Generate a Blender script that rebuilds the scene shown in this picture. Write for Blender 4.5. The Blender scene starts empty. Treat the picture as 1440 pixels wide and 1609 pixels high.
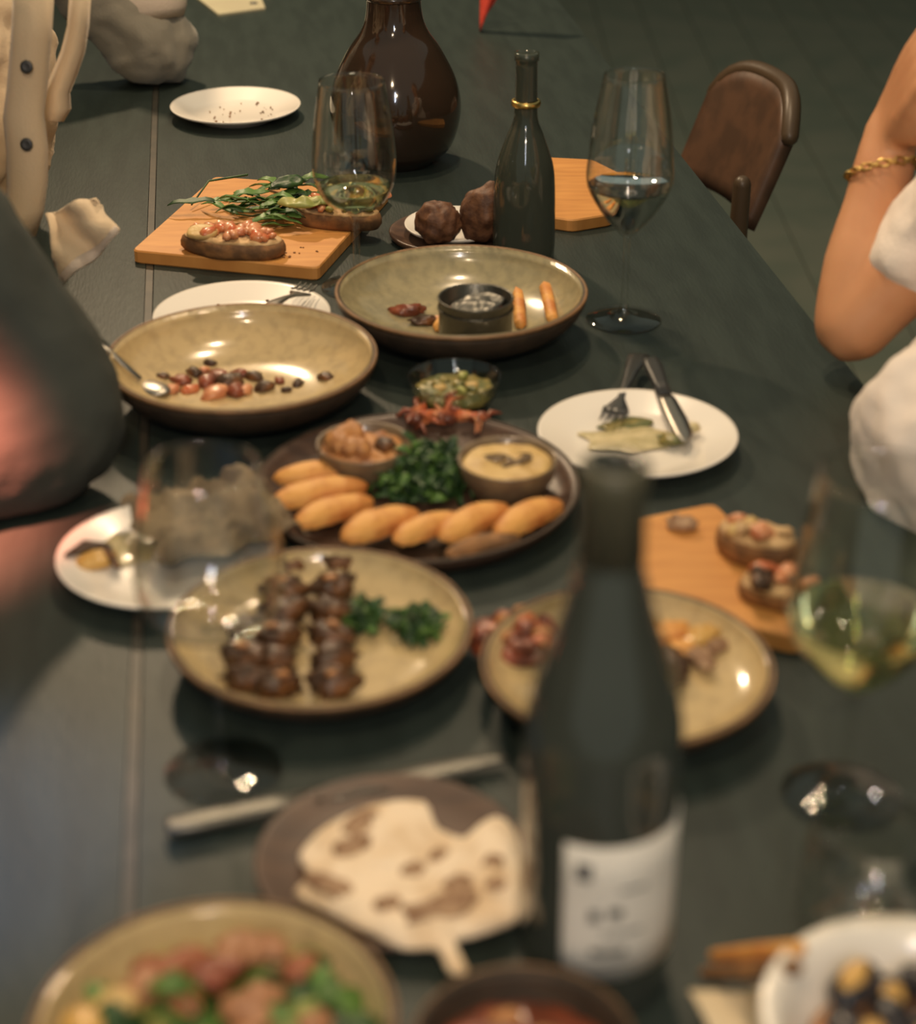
import bpy, bmesh, math, random
from mathutils import Vector, Matrix, noise
# ------------------------------------------------------------------ camera, world, lights, exposure
S = bpy.context.scene
COL = S.collection
CAM_Z, PITCH, FPX = 1.42, math.radians(28.3), 2900.0
TT = 0.75                                            # table top height
cam = bpy.data.cameras.new('camera'); camo = bpy.data.objects.new('camera', cam); COL.objects.link(camo)
camo.location = (0, 0, CAM_Z); camo.rotation_euler = (math.pi/2 - PITCH, 0, 0)
cam.sensor_fit = 'VERTICAL'; cam.sensor_height = 36.0; cam.lens = FPX/1609*36.0
cam.dof.use_dof = True; cam.dof.focus_distance = 2.02; cam.dof.aperture_fstop = (cam.lens/1000)/0.0165
S.camera = camo
S.view_settings.view_transform = 'Standard'; S.view_settings.look = 'None'
S.view_settings.gamma = 1.0; S.view_settings.use_curve_mapping = False
S.view_settings.exposure = 0.0
W = bpy.data.worlds.new('room_dusk'); S.world = W; W.use_nodes = True
W.node_tree.nodes['Background'].inputs['Color'].default_value = (0.86, 1.0, 0.86, 1)
W.node_tree.nodes['Background'].inputs['Strength'].default_value = 0.24

def lamp(name, loc, power, color, radius, typ='POINT', target=None, size=None, spot=None):
    l = bpy.data.lights.new(name, typ); o = bpy.data.objects.new(name, l); COL.objects.link(o)
    l.energy = power; l.color = color; o.location = loc
    if typ == 'AREA':
        l.shape = 'RECTANGLE'; l.size, l.size_y = size
    else:
        l.shadow_soft_size = radius
    if typ == 'SPOT': l.spot_size = math.radians(spot); l.spot_blend = 0.9
    if target:
        o.rotation_euler = (Vector(target)-Vector(loc)).to_track_quat('-Z', 'Y').to_euler()
    return o
WARM = (1.0, 0.74, 0.47)
lamp('pendant_far', (-0.55, 3.0, 1.95), 66, WARM, 0.04)
lamp('pendant_middle', (0.02, 2.15, 2.15), 26, WARM, 0.035)
lamp('pendant_middle_pair', (0.02, 1.75, 2.15), 18, WARM, 0.03)
lamp('pendant_near', (-0.20, 0.30, 2.15), 20, WARM, 0.035)
lamp('pendant_behind', (0.10, -0.55, 2.0), 42, WARM, 0.05)
lamp('window_light', (0.05, -1.6, 2.3), 12, (0.78, 0.85, 1.0), 0, 'AREA', (0, 1.4, 0.8), (0.08, 0.9))
lamp('red_glow_spot', (-0.43, 0.98, 1.32), 330, (1.0, 0.24, 0.15), 0.03, 'SPOT', (-0.43, 1.17, 0.84), spot=29)  # added red spot, no real lamp; imitates a light leak over the sleeve
lamp('blue_glow_spot', (-0.38, 0.76, 1.22), 14, (0.22, 0.42, 1.0), 0.03, 'SPOT', (-0.31, 0.84, 0.75), spot=38)  # added blue spot, no real lamp; imitates a flare on the table

# ------------------------------------------------------------------ helpers
R = math.radians
def at(px, py, z=TT):
    """point of a horizontal plane, read off the photograph's perspective"""
    a = (px-720)/FPX; b = (804.5-py)/FPX
    d = (a, math.cos(PITCH)+b*math.sin(PITCH), -math.sin(PITCH)+b*math.cos(PITCH))
    t = (z-CAM_Z)/d[2]
    return Vector((d[0]*t, d[1]*t, z))
def atY(px, py, Y):
    a = (px-720)/FPX; b = (804.5-py)/FPX
    d = (a, math.cos(PITCH)+b*math.sin(PITCH), -math.sin(PITCH)+b*math.cos(PITCH))
    t = Y/d[1]
    return Vector((d[0]*t, Y, CAM_Z+d[2]*t))

def mat(name, col, rough=0.5, metal=0.0, col2=None, nscale=40, bump=0.0, bscale=80, spec=0.5, coat=0.0,
        trans=0.0, ior=1.45, sss=0.0, stretch=None, contrast=(0.4, 0.6), wave=False, sheen=0.0):
    m = bpy.data.materials.new(name); m.use_nodes = True
    nt = m.node_tree; b = nt.nodes['Principled BSDF']; L = nt.links.new
    b.inputs['Base Color'].default_value = (*col, 1); b.inputs['Roughness'].default_value = rough
    b.inputs['Metallic'].default_value = metal; b.inputs['Specular IOR Level'].default_value = spec
    b.inputs['Coat Weight'].default_value = coat; b.inputs['Coat Roughness'].default_value = 0.08
    b.inputs['Transmission Weight'].default_value = trans; b.inputs['IOR'].default_value = ior
    if sss: b.inputs['Subsurface Weight'].default_value = sss; b.inputs['Subsurface Scale'].default_value = 0.01
    if sheen: b.inputs['Sheen Weight'].default_value = sheen
    tc = nt.nodes.new('ShaderNodeTexCoord'); mp = nt.nodes.new('ShaderNodeMapping')
    L(tc.outputs['Object'], mp.inputs['Vector'])
    if stretch: mp.inputs['Scale'].default_value = stretch
    if col2:
        n = nt.nodes.new('ShaderNodeTexNoise'); n.inputs['Scale'].default_value = nscale
        n.inputs['Detail'].default_value = 5
        L(mp.outputs[0], n.inputs['Vector'])
        r = nt.nodes.new('ShaderNodeValToRGB'); r.color_ramp.elements[0].position = contrast[0]
        r.color_ramp.elements[1].position = contrast[1]
        r.color_ramp.elements[0].color = (*col, 1); r.color_ramp.elements[1].color = (*col2, 1)
        L(n.outputs['Fac'], r.inputs[0]); L(r.outputs[0], b.inputs['Base Color'])
    if bump:
        n = nt.nodes.new('ShaderNodeTexNoise'); n.inputs['Scale'].default_value = bscale
        n.inputs['Detail'].default_value = 4
        L(mp.outputs[0], n.inputs['Vector'])
        bp = nt.nodes.new('ShaderNodeBump'); bp.inputs['Strength'].default_value = bump
        bp.inputs['Distance'].default_value = 0.004
        L(n.outputs['Fac'], bp.inputs['Height']); L(bp.outputs[0], b.inputs['Normal'])
    return m

M = {}
M['table'] = mat('dark_stained_table', (0.024, 0.033, 0.029), 0.46, col2=(0.030, 0.041, 0.036), nscale=9, stretch=(6, 1, 1), bump=0.12, bscale=60, spec=0.28)
M['table_edge'] = mat('worn_table_edge', (0.065, 0.055, 0.04), 0.5, col2=(0.04, 0.038, 0.03), nscale=30)
M['floor'] = mat('dark_floor', (0.13, 0.15, 0.115), 0.8, col2=(0.16, 0.17, 0.13), nscale=6)
M['wall'] = mat('dark_wall', (0.06, 0.065, 0.05), 0.8, col2=(0.07, 0.07, 0.055), nscale=3)
M['white'] = mat('white_porcelain', (0.84, 0.78, 0.70), 0.22, spec=0.5, coat=0.3)
M['glaze'] = mat('speckled_beige_glaze', (0.58, 0.43, 0.22), 0.17, col2=(0.45, 0.33, 0.17), nscale=90, coat=0.5, contrast=(0.45, 0.75))
M['glaze_grey'] = mat('speckled_grey_green_glaze', (0.38, 0.32, 0.18), 0.20, col2=(0.28, 0.24, 0.14), nscale=90, coat=0.5, contrast=(0.4, 0.7))
M['clay'] = mat('shaded_brown_clay', (0.055, 0.035, 0.022), 0.6, col2=(0.035, 0.024, 0.016), nscale=60)  # brown darkened so the bowls' outer sides carry shadow in their colour
M['rim'] = mat('raw_orange_clay_rim', (0.28, 0.15, 0.07), 0.5, col2=(0.20, 0.11, 0.05), nscale=60)
M['board'] = mat('oiled_wood_board', (0.66, 0.31, 0.085), 0.5, col2=(0.52, 0.22, 0.055), nscale=14, stretch=(1, 7, 1), contrast=(0.3, 0.7))
M['darkwood'] = mat('dark_wood_platter', (0.10, 0.055, 0.035), 0.4, col2=(0.07, 0.04, 0.028), nscale=20, stretch=(1, 5, 1))
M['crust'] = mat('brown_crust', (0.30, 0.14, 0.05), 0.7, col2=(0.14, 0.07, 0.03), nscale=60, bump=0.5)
M['crumb'] = mat('pale_bread_crumb', (0.62, 0.42, 0.22), 0.8, col2=(0.45, 0.28, 0.13), nscale=90, bump=0.6)
M['tomato'] = mat('chopped_tomato', (0.55, 0.12, 0.04), 0.3, col2=(0.62, 0.24, 0.10), nscale=120, coat=0.3)
M['ham'] = mat('pink_orange_topping', (0.68, 0.30, 0.14), 0.35, col2=(0.50, 0.17, 0.08), nscale=70, coat=0.3)
M['green'] = mat('salad_leaf_green', (0.06, 0.13, 0.025), 0.45, col2=(0.10, 0.20, 0.04), nscale=70)
M['darkgreen'] = mat('dark_herb_green', (0.016, 0.045, 0.014), 0.5, col2=(0.035, 0.085, 0.02), nscale=90)
M['palegreen'] = mat('pale_lettuce', (0.40, 0.38, 0.12), 0.45, col2=(0.25, 0.28, 0.07), nscale=50)
M['salad_red'] = mat('muted_red_tomato', (0.30, 0.085, 0.04), 0.4, col2=(0.38, 0.15, 0.07), nscale=60)
M['salad_pink'] = mat('muted_pink_orange', (0.42, 0.20, 0.10), 0.45, col2=(0.30, 0.13, 0.06), nscale=50)
M['olive'] = mat('olive_relish', (0.26, 0.20, 0.05), 0.4, col2=(0.12, 0.13, 0.04), nscale=90, coat=0.3)
M['pastry'] = mat('golden_fried_pastry', (0.76, 0.38, 0.10), 0.55, col2=(0.50, 0.16, 0.035), nscale=38, bump=0.8, contrast=(0.40, 0.66))
M['kofta'] = mat('grilled_dark_meat', (0.055, 0.026, 0.012), 0.4, col2=(0.22, 0.085, 0.025), nscale=60, bump=0.6, coat=0.12, contrast=(0.48, 0.7))
M['meatball'] = mat('dark_brown_crisp_ball', (0.085, 0.035, 0.018), 0.6, col2=(0.15, 0.065, 0.03), nscale=120, bump=0.7)
M['orange'] = mat('orange_dip', (0.52, 0.24, 0.08), 0.5, col2=(0.30, 0.12, 0.05), nscale=60, bump=0.5)
M['hummus'] = mat('pale_yellow_dip', (0.62, 0.42, 0.16), 0.5, col2=(0.50, 0.32, 0.12), nscale=40, bump=0.4)
M['oil'] = mat('dark_oil_drizzle', (0.14, 0.08, 0.03), 0.2, coat=0.5)
M['redsauce'] = mat('red_brown_stew', (0.26, 0.06, 0.025), 0.35, col2=(0.14, 0.04, 0.02), nscale=60, bump=0.6, coat=0.3)
M['cream'] = mat('cream_sauce_smear', (0.66, 0.55, 0.32), 0.3, col2=(0.50, 0.42, 0.22), nscale=60, coat=0.3)
M['flat'] = mat('pale_charred_flatbread', (0.86, 0.70, 0.52), 0.8, col2=(0.66, 0.48, 0.30), nscale=38, bump=0.7, contrast=(0.45, 0.7))
M['char'] = mat('brown_charred_patch', (0.24, 0.13, 0.07), 0.7, col2=(0.46, 0.30, 0.18), nscale=60, bump=0.4)
def thin_glass(name, tint, edge, rough=0.02):
    m = bpy.data.materials.new(name); m.use_nodes = True; nt = m.node_tree; L = nt.links.new
    for n in list(nt.nodes): nt.nodes.remove(n)
    out = nt.nodes.new('ShaderNodeOutputMaterial'); mix = nt.nodes.new('ShaderNodeMixShader')
    tr = nt.nodes.new('ShaderNodeBsdfTransparent'); gl = nt.nodes.new('ShaderNodeBsdfGlossy')
    gl.inputs['Roughness'].default_value = rough
    lw = nt.nodes.new('ShaderNodeLayerWeight'); lw.inputs['Blend'].default_value = 0.35
    rp = nt.nodes.new('ShaderNodeValToRGB'); rp.color_ramp.elements[0].color = (*tint, 1); rp.color_ramp.elements[1].color = (*edge, 1)
    rp.color_ramp.elements[0].position = 0.55; rp.color_ramp.elements[1].position = 1.0
    pw = nt.nodes.new('ShaderNodeMath'); pw.operation = 'POWER'; pw.inputs[1].default_value = 4.0
    fr = nt.nodes.new('ShaderNodeMath'); fr.operation = 'MULTIPLY_ADD'; fr.inputs[1].default_value = 0.75; fr.inputs[2].default_value = 0.07
    L(lw.outputs['Facing'], pw.inputs[0]); L(pw.outputs[0], fr.inputs[0]); lw.inputs['Blend'].default_value = 0.5
    L(lw.outputs['Facing'], rp.inputs[0]); L(rp.outputs[0], tr.inputs['Color'])
    L(fr.outputs[0], mix.inputs[0]); L(tr.outputs[0], mix.inputs[1]); L(gl.outputs[0], mix.inputs[2])
    L(mix.outputs[0], out.inputs['Surface']); return m
M['glass'] = thin_glass('clear_glass', (0.99, 0.99, 0.98), (0.78, 0.79, 0.72))
M['bowlglass'] = thin_glass('smoky_glass', (0.72, 0.74, 0.68), (0.4, 0.42, 0.38))
M['wine'] = mat('white_wine', (0.97, 0.92, 0.42), 0.0, trans=1.0, ior=1.34)
M['bottle'] = mat('black_green_bottle_glass', (0.045, 0.050, 0.042), 0.06, spec=0.5, coat=0.6)
M['bottle2'] = mat('dark_oil_bottle_glass', (0.045, 0.052, 0.04), 0.08, spec=0.6)
M['capsule'] = mat('dark_olive_capsule', (0.075, 0.070, 0.045), 0.45)
M['gold'] = mat('brass_ring', (0.65, 0.45, 0.15), 0.3, metal=1.0)
M['carafe'] = mat('amber_brown_glass', (0.036, 0.020, 0.012), 0.10, col2=(0.026, 0.016, 0.010), nscale=8, coat=0.6)
M['label'] = mat('off_white_paper_label', (0.72, 0.68, 0.62), 0.7, col2=(0.64, 0.60, 0.54), nscale=20)
M['ink'] = mat('grey_label_ink', (0.10, 0.10, 0.10), 0.7)
M['tablesteel'] = mat('dull_table_steel', (0.13, 0.125, 0.11), 0.38, metal=0.7)
M['steel'] = mat('brushed_steel', (0.30, 0.28, 0.25), 0.33, metal=1.0)
M['darksteel'] = mat('dark_cutlery_steel', (0.10, 0.10, 0.10), 0.35, metal=0.8)
M['tin'] = mat('dark_tin_cup', (0.10, 0.095, 0.08), 0.35, metal=0.8, bump=0.2, bscale=120)
M['skin'] = mat('light_skin', (0.62, 0.30, 0.15), 0.5, col2=(0.55, 0.25, 0.12), nscale=14, sss=0.1)
M['skin_brown'] = mat('brown_skin', (0.25, 0.11, 0.05), 0.5, col2=(0.22, 0.10, 0.045), nscale=14, sss=0.05)
M['hair'] = mat('dark_brown_hair', (0.03, 0.018, 0.01), 0.5, bump=0.5, bscale=200)
M['tee'] = mat('white_cotton', (0.80, 0.70, 0.62), 0.9, bump=0.2, bscale=300, sheen=0.2)
M['shirt'] = mat('cream_linen', (0.62, 0.48, 0.32), 0.9, bump=0.2, bscale=300, sheen=0.2)
M['greyshirt'] = mat('grey_twill', (0.22, 0.20, 0.16), 0.9, bump=0.2, bscale=300, sheen=0.2)
M['cuff'] = mat('pale_shirt_cuff', (0.55, 0.46, 0.38), 0.9, bump=0.2, bscale=300)
M['blackcloth'] = mat('black_jacket_cloth', (0.040, 0.046, 0.040), 0.85, bump=0.2, bscale=300)
M['button'] = mat('dark_button', (0.03, 0.03, 0.03), 0.4)
M['red'] = mat('red_cloth', (0.62, 0.06, 0.035), 0.8, bump=0.2)
M['leather'] = mat('brown_leather', (0.105, 0.055, 0.032), 0.42, col2=(0.075, 0.042, 0.026), nscale=30)
M['chairwood'] = mat('dark_chair_wood', (0.07, 0.045, 0.025), 0.4)
M['paper'] = mat('pale_menu_card', (0.48, 0.45, 0.30), 0.7, col2=(0.42, 0.38, 0.26), nscale=8)
M['napkin'] = mat('grey_brown_paper_napkin', (0.28, 0.21, 0.13), 0.9, col2=(0.14, 0.10, 0.06), nscale=30)
M['creamnapkin'] = mat('cream_cloth_napkin', (0.66, 0.54, 0.36), 0.9, bump=0.2, bscale=200)
M['mussel'] = mat('black_mussel_shell', (0.02, 0.02, 0.025), 0.25, col2=(0.05, 0.04, 0.04), nscale=60)
M['musselmeat'] = mat('yellow_mussel_meat', (0.62, 0.36, 0.10), 0.4, coat=0.3)
M['eye'] = mat('dark_eye', (0.02, 0.015, 0.01), 0.1)
M['lip'] = mat('lip_skin', (0.45, 0.14, 0.09), 0.45)

def obj(name, verts, faces, m, parent=None, loc=(0, 0, 0), rot=(0, 0, 0), smooth=True):
    me = bpy.data.meshes.new(name); me.from_pydata([tuple(v) for v in verts], [], faces)
    if isinstance(m, str): m = M[m]
    me.materials.append(m)
    bm = bmesh.new(); bm.from_mesh(me); bmesh.ops.recalc_face_normals(bm, faces=bm.faces); bm.to_mesh(me); bm.free()
    if smooth: me.shade_smooth()
    me.update()
    o = bpy.data.objects.new(name, me); COL.objects.link(o)
    o.location = loc; o.rotation_euler = rot
    if parent: o.parent = parent
    return o
def tag(o, label, cat, group=None, kind=None):
    o['label'] = label; o['category'] = cat
    if group: o['group'] = group
    if kind: o['kind'] = kind
    return o
def thing(name, label, cat, loc, rotz=0, group=None):
    o = bpy.data.objects.new(name, None); COL.objects.link(o); o.empty_display_size = 0.02
    o.location = loc; o.rotation_euler = (0, 0, rotz)
    return tag(o, label, cat, group)
def dup(root, loc=None, rotz=None, label=None, scale=None):
    r = root.copy(); COL.objects.link(r)
    if loc is not None: r.location = loc
    if rotz is not None: r.rotation_euler = (root.rotation_euler[0], root.rotation_euler[1], rotz)
    if scale is not None: r.scale = (scale,)*3
    if label: r['label'] = label
    for ch in list(root.children):
        c = ch.copy(); COL.objects.link(c); c.parent = r
        for g in ch.children:
            d = g.copy(); COL.objects.link(d); d.parent = c
    return r

def lathe(prof, n=64, close=True, wob=0, seed=0):
    """prof: (r,z) list; r==0 ends make poles"""
    V, F, rings = [], [], []
    for (r, z) in prof:
        if r < 1e-6:
            rings.append([len(V)]); V.append((0, 0, z))
        else:
            ids = []
            for i in range(n):
                a = 2*math.pi*i/n
                k = 1 + wob*noise.noise(Vector((math.cos(a)*1.3+seed, math.sin(a)*1.3, z*4)))
                ids.append(len(V)); V.append((r*k*math.cos(a), r*k*math.sin(a), z))
            rings.append(ids)
    def join(A, B):
        if len(A) == 1 and len(B) == 1: return
        for i in range(n):
            j = (i+1) % n
            if len(A) == 1: F.append((A[0], B[i], B[j]))
            elif len(B) == 1: F.append((A[i], A[j], B[0]))
            else: F.append((A[i], A[j], B[j], B[i]))
    for A, B in zip(rings, rings[1:]): join(A, B)
    if close and len(rings[0]) > 1 and len(rings[-1]) > 1: join(rings[-1], rings[0])
    return V, F
def curve_pts(P, n=6):
    """Catmull-Rom through 2-D or 3-D points, open"""
    P = [Vector(p) for p in P]; out = []
    for i in range(len(P)-1):
        p0 = P[max(i-1, 0)]; p1 = P[i]; p2 = P[i+1]; p3 = P[min(i+2, len(P)-1)]
        for k in range(n):
            t = k/n
            out.append(0.5*((2*p1)+(p2-p0)*t+(2*p0-5*p1+4*p2-p3)*t*t+(3*p1-p0-3*p2+p3)*t**3))
    out.append(P[-1]); return out
def closed_pts(P, n=4):
    P = [Vector(p) for p in P]; N = len(P); out = []
    for i in range(N):
        p0, p1, p2, p3 = P[i-1], P[i], P[(i+1) % N], P[(i+2) % N]
        for k in range(n):
            t = k/n
            out.append(0.5*((2*p1)+(p2-p0)*t+(2*p0-5*p1+4*p2-p3)*t*t+(3*p1-p0-3*p2+p3)*t**3))
    return out
_ico = {}
def ico(sub):
    if sub not in _ico:
        bm = bmesh.new(); bmesh.ops.create_icosphere(bm, subdivisions=sub, radius=1)
        _ico[sub] = ([v.co.copy() for v in bm.verts], [tuple(v.index for v in f.verts) for f in bm.faces]); bm.free()
    return _ico[sub]
def blob(rx, ry, rz, amp=0.15, freq=2.0, seed=0, sub=3, flat=0):
    V0, F = ico(sub); V = []
    for v in V0:
        k = 1+amp*noise.noise(v*freq+Vector((seed*3.7, seed*1.3, 0)))*1.6+amp*.5*noise.noise(v*freq*2.7+Vector((seed, 9, 0)))
        z = v.z*k
        if flat and z < -flat: z = -flat
        V.append((v.x*k*rx, v.y*k*ry, z*rz))
    return V, list(F)
def merge(parts):
    V, F = [], []
    for v, f in parts:
        n = len(V); V += [tuple(p) for p in v]; F += [tuple(i+n for i in q) for q in f]
    return V, F
def xf(vf, loc=(0, 0, 0), rot=(0, 0, 0), sc=1):
    from mathutils import Euler
    m = Matrix.Translation(loc) @ Euler(rot).to_matrix().to_4x4() @ Matrix.Scale(sc, 4)
    return [m @ Vector(v) for v in vf[0]], vf[1]
def box(x0, x1, y0, y1, z0, z1):
    V = [(x, y, z) for z in (z0, z1) for (x, y) in ((x0, y0), (x1, y0), (x1, y1), (x0, y1))]
    return V, [(0, 3, 2, 1), (4, 5, 6, 7), (0, 1, 5, 4), (1, 2, 6, 5), (2, 3, 7, 6), (3, 0, 4, 7)]
def prism(poly, z0, z1, bev=0.002):
    """upright slab with softened top and bottom edges"""
    c = sum((Vector((p[0], p[1])) for p in poly), Vector((0, 0)))/len(poly); n = len(poly)
    V, F = [], []
    for z, s in ((z0, bev), (z0+bev, 0), (z1-bev, 0), (z1, bev)):
        for p in poly:
            q = Vector((p[0], p[1])); d = (c-q); q = q+d.normalized()*s
            V.append((q.x, q.y, z))
    F.append(tuple(range(n-1, -1, -1))); F.append(tuple(range(3*n, 4*n)))
    for k in range(3):
        for i in range(n):
            j = (i+1) % n; F.append((k*n+i, k*n+j, (k+1)*n+j, (k+1)*n+i))
    return V, F
def tube(P, rad, n=10, up=None, flat=1.0):
    """tapered tube through points with round ends"""
    P = [Vector(p) for p in P]
    if not isinstance(rad, (list, tuple)): rad = [rad]*len(P)
    V, F, rings = [], [], []
    ref = Vector(up) if up else Vector((0.13, 0.21, 1)).normalized()
    prev = None
    def ring(c, r, x, y):
        ids = []
        for i in range(n):
            a = 2*math.pi*i/n; ids.append(len(V)); V.append(c+x*math.cos(a)*r+y*math.sin(a)*r*flat)
        rings.append(ids)
    for i, p in enumerate(P):
        t = (P[min(i+1, len(P)-1)]-P[max(i-1, 0)]).normalized()
        if prev is None:
            x = t.cross(ref)
            if x.length < 1e-3: x = t.cross(Vector((1, 0, 0)))
            x.normalize()
        else:
            x = (prev-t*prev.dot(t)).normalized()
        prev = x; y = t.cross(x)
        if i == 0:
            for k in (0.0, 0.5, 0.85): 
                if k == 0: V.append(p-t*rad[0]*flat); rings.append([len(V)-1])
                else: ring(p-t*rad[0]*flat*math.sqrt(1-k*k), rad[0]*k, x, y)
        ring(p, rad[i], x, y)
        if i == len(P)-1:
            for k in (0.85, 0.5, 0.0):
                if k == 0: V.append(p+t*rad[i]*flat); rings.append([len(V)-1])
                else: ring(p+t*rad[i]*flat*math.sqrt(1-k*k), rad[i]*k, x, y)
    for A, B in zip(rings, rings[1:]):
        for i in range(n):
            j = (i+1) % n
            if len(A) == 1: F.append((A[0], B[i], B[j]))
            elif len(B) == 1: F.append((A[i], A[j], B[0]))
            else: F.append((A[i], A[j], B[j], B[i]))
    return V, F
def chain(pr, sub=8, n=16):
    """pr: [(point, radius)...] -> smooth tapered limb"""
    Q = curve_pts([(*p, r) for p, r in [(tuple(a), b) for a, b in pr]], sub) if False else None
    P = curve_pts([a for a, b in pr], sub); r = []
    for i in range(len(pr)-1):
        for k in range(sub):
            t = k/sub; t = t*t*(3-2*t); r.append(pr[i][1]*(1-t)+pr[i+1][1]*t)
    r.append(pr[-1][1])
    return tube(P, r, n)
def slab(outline, th, amp=0.0, freq=40, seed=0, dome=0.3, m=4, bottom=True):
    """star-shaped organic slab: outline of (x,y) about its centre, thickness th"""
    O = closed_pts([(p[0], p[1], 0) for p in outline], m); n = len(O)
    c = sum(O, Vector())/n; V, F, rings = [], [], []
    def ring(s, z, nz):
        ids = []
        for p in O:
            q = c+(p-c)*s; h = amp*noise.noise(Vector((q.x*freq+seed, q.y*freq, seed)))*nz
            ids.append(len(V)); V.append((q.x, q.y, z+h))
        rings.append(ids)
    V.append((c.x, c.y, 0)); rings.append([0])
    for s, z, nz in ((0.5, 0, 0), (0.93, 0, 0), (1.0, th*.3, 0.2), (1.0, th*.6, .4), (0.96, th*.92, .8), (0.86, th*(1+dome*.3), 1), (.72, th*(1+dome*.5), 1), (.55, th*(1+dome*.8), 1), (.38, th*(1+dome*.9), 1), (.2, th*(1+dome), 1)):
        ring(s, z, nz)
    V.append((c.x, c.y, th*(1+dome)+amp*noise.noise(Vector((c.x*freq+seed, c.y*freq, seed))))); rings.append([len(V)-1])
    for A, B in zip(rings, rings[1:]):
        for i in range(n):
            j = (i+1) % n
            if len(A) == 1: F.append((A[0], B[j], B[i]))
            elif len(B) == 1: F.append((A[i], A[j], B[0]))
            else: F.append((A[i], A[j], B[j], B[i]))
    return V, F
def oval(cx, cy, a, b, rot=0, n=12, j=0.1, seed=1):
    rnd = random.Random(seed); o = []
    for i in range(n):
        t = 2*math.pi*i/n; k = 1+rnd.uniform(-j, j); x, y = a*k*math.cos(t), b*k*math.sin(t)
        o.append((cx+x*math.cos(rot)-y*math.sin(rot), cy+x*math.sin(rot)+y*math.cos(rot)))
    return o
def leaf(L=0.03, Wd=0.01, curl=0.5, lobes=0, seed=0, n=8):
    """small solid leaf blade, along +x, base at the origin"""
    V, F = [], []; rnd = random.Random(seed)
    top = []
    for side in (0.0006, 0):
        for i in range(n+1):
            t = i/n; w = Wd*math.sin(math.pi*min(1, t*.93+.05))**.8
            if lobes: w *= 0.45+0.55*abs(math.sin(t*math.pi*lobes))
            z = curl*L*(t-t*t)*1.2
            for s in (-1, 0, 1):
                V.append((L*t, s*w, z+abs(s)*w*.35+side+math.sin(t*9+seed)*L*.03))
    m = (n+1)*3
    for i in range(n):
        for k in (0, 1):
            a = i*3+k; F.append((a, a+3, a+4, a+1)); F.append((m+a, m+a+1, m+a+4, m+a+3))
        a = i*3; F.append((a, m+a, m+a+3, a+3)); F.append((a+2, a+5, m+a+5, m+a+2))
    F.append((0, 1, m+1, m)); F.append((1, 2, m+2, m+1)); e = n*3
    F.append((e, m+e, m+e+1, e+1)); F.append((e+1, m+e+1, m+e+2, e+2))
    return V, F
def sheet(grid, th):
    """grid[i][j] of points -> solid cloth"""
    ni, nj = len(grid), len(grid[0]); V, F = [], []
    g = [[Vector(p) for p in row] for row in grid]
    N = []
    for i in range(ni):
        for j in range(nj):
            a = g[min(i+1, ni-1)][j]-g[max(i-1, 0)][j]; b = g[i][min(j+1, nj-1)]-g[i][max(j-1, 0)]
            c = a.cross(b); c = c.normalized() if c.length > 0 else Vector((0, 0, 1)); N.append(c)
    flat = [p for row in g for p in row]
    V = [p+n_*th/2 for p, n_ in zip(flat, N)]+[p-n_*th/2 for p, n_ in zip(flat, N)]; k = ni*nj
    for i in range(ni-1):
        for j in range(nj-1):
            a = i*nj+j; F.append((a, a+1, a+nj+1, a+nj)); F.append((k+a, k+a+nj, k+a+nj+1, k+a+1))
    for i in range(ni-1):
        for j in (0, nj-1):
            a = i*nj+j; F.append((a, a+nj, k+a+nj, k+a))
    for j in range(nj-1):
        for i in (0, ni-1):
            a = i*nj+j; F.append((a, k+a, k+a+1, a+1))
    return V, F
def voxel(o, size, smooth=3, disp=0, dscale=0.05):
    r = o.modifiers.new('remesh', 'REMESH'); r.mode = 'VOXEL'; r.voxel_size = size; r.use_smooth_shade = True
    s = o.modifiers.new('smooth', 'SMOOTH'); s.iterations = smooth; s.factor = 0.5
    if disp:
        t = bpy.data.textures.new(o.name+'_folds', 'CLOUDS'); t.noise_scale = dscale; t.noise_depth = 2
        d = o.modifiers.new('folds', 'DISPLACE'); d.texture = t; d.strength = disp; d.mid_level = 0.5
        d.texture_coords = 'GLOBAL'

# ------------------------------------------------------------------ room and table
def struct(o): o['kind'] = 'structure'; return o
fl = bpy.data.objects.new('floor', None); COL.objects.link(fl); struct(fl)
# floorboards, built one by one
pm = None
for i in range(44):
    x = -3.3+i*0.15
    if pm is None:
        b0 = obj('floorboard', *prism([(0, 0), (0.147, 0), (0.147, 8.8), (0, 8.8)], -0.02, 0.0, 0.0015), 'floor', fl, (x, -1.8, 0), smooth=False); pm = b0.data
    else:
        b = bpy.data.objects.new('floorboard', pm); COL.objects.link(b); b.parent = fl; b.location = (x, -1.8, 0)
struct(obj('wall_back', *box(-3.3, 3.3, 7.0, 7.1, 0, 3.0), 'wall', smooth=False))
struct(obj('wall_left', *box(-3.4, -3.3, -1.8, 7.0, 0, 3.0), 'wall', smooth=False))
struct(obj('wall_right', *box(3.3, 3.4, -1.8, 7.0, 0, 3.0), 'wall', smooth=False))

TROT = math.atan2(0.134, 0.991)                      # the table runs slightly to the left
tb = thing('dining_table', 'long dark-stained wooden dining table under all the dishes', 'table', (0.022, 1.9, 0), TROT)
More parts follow.
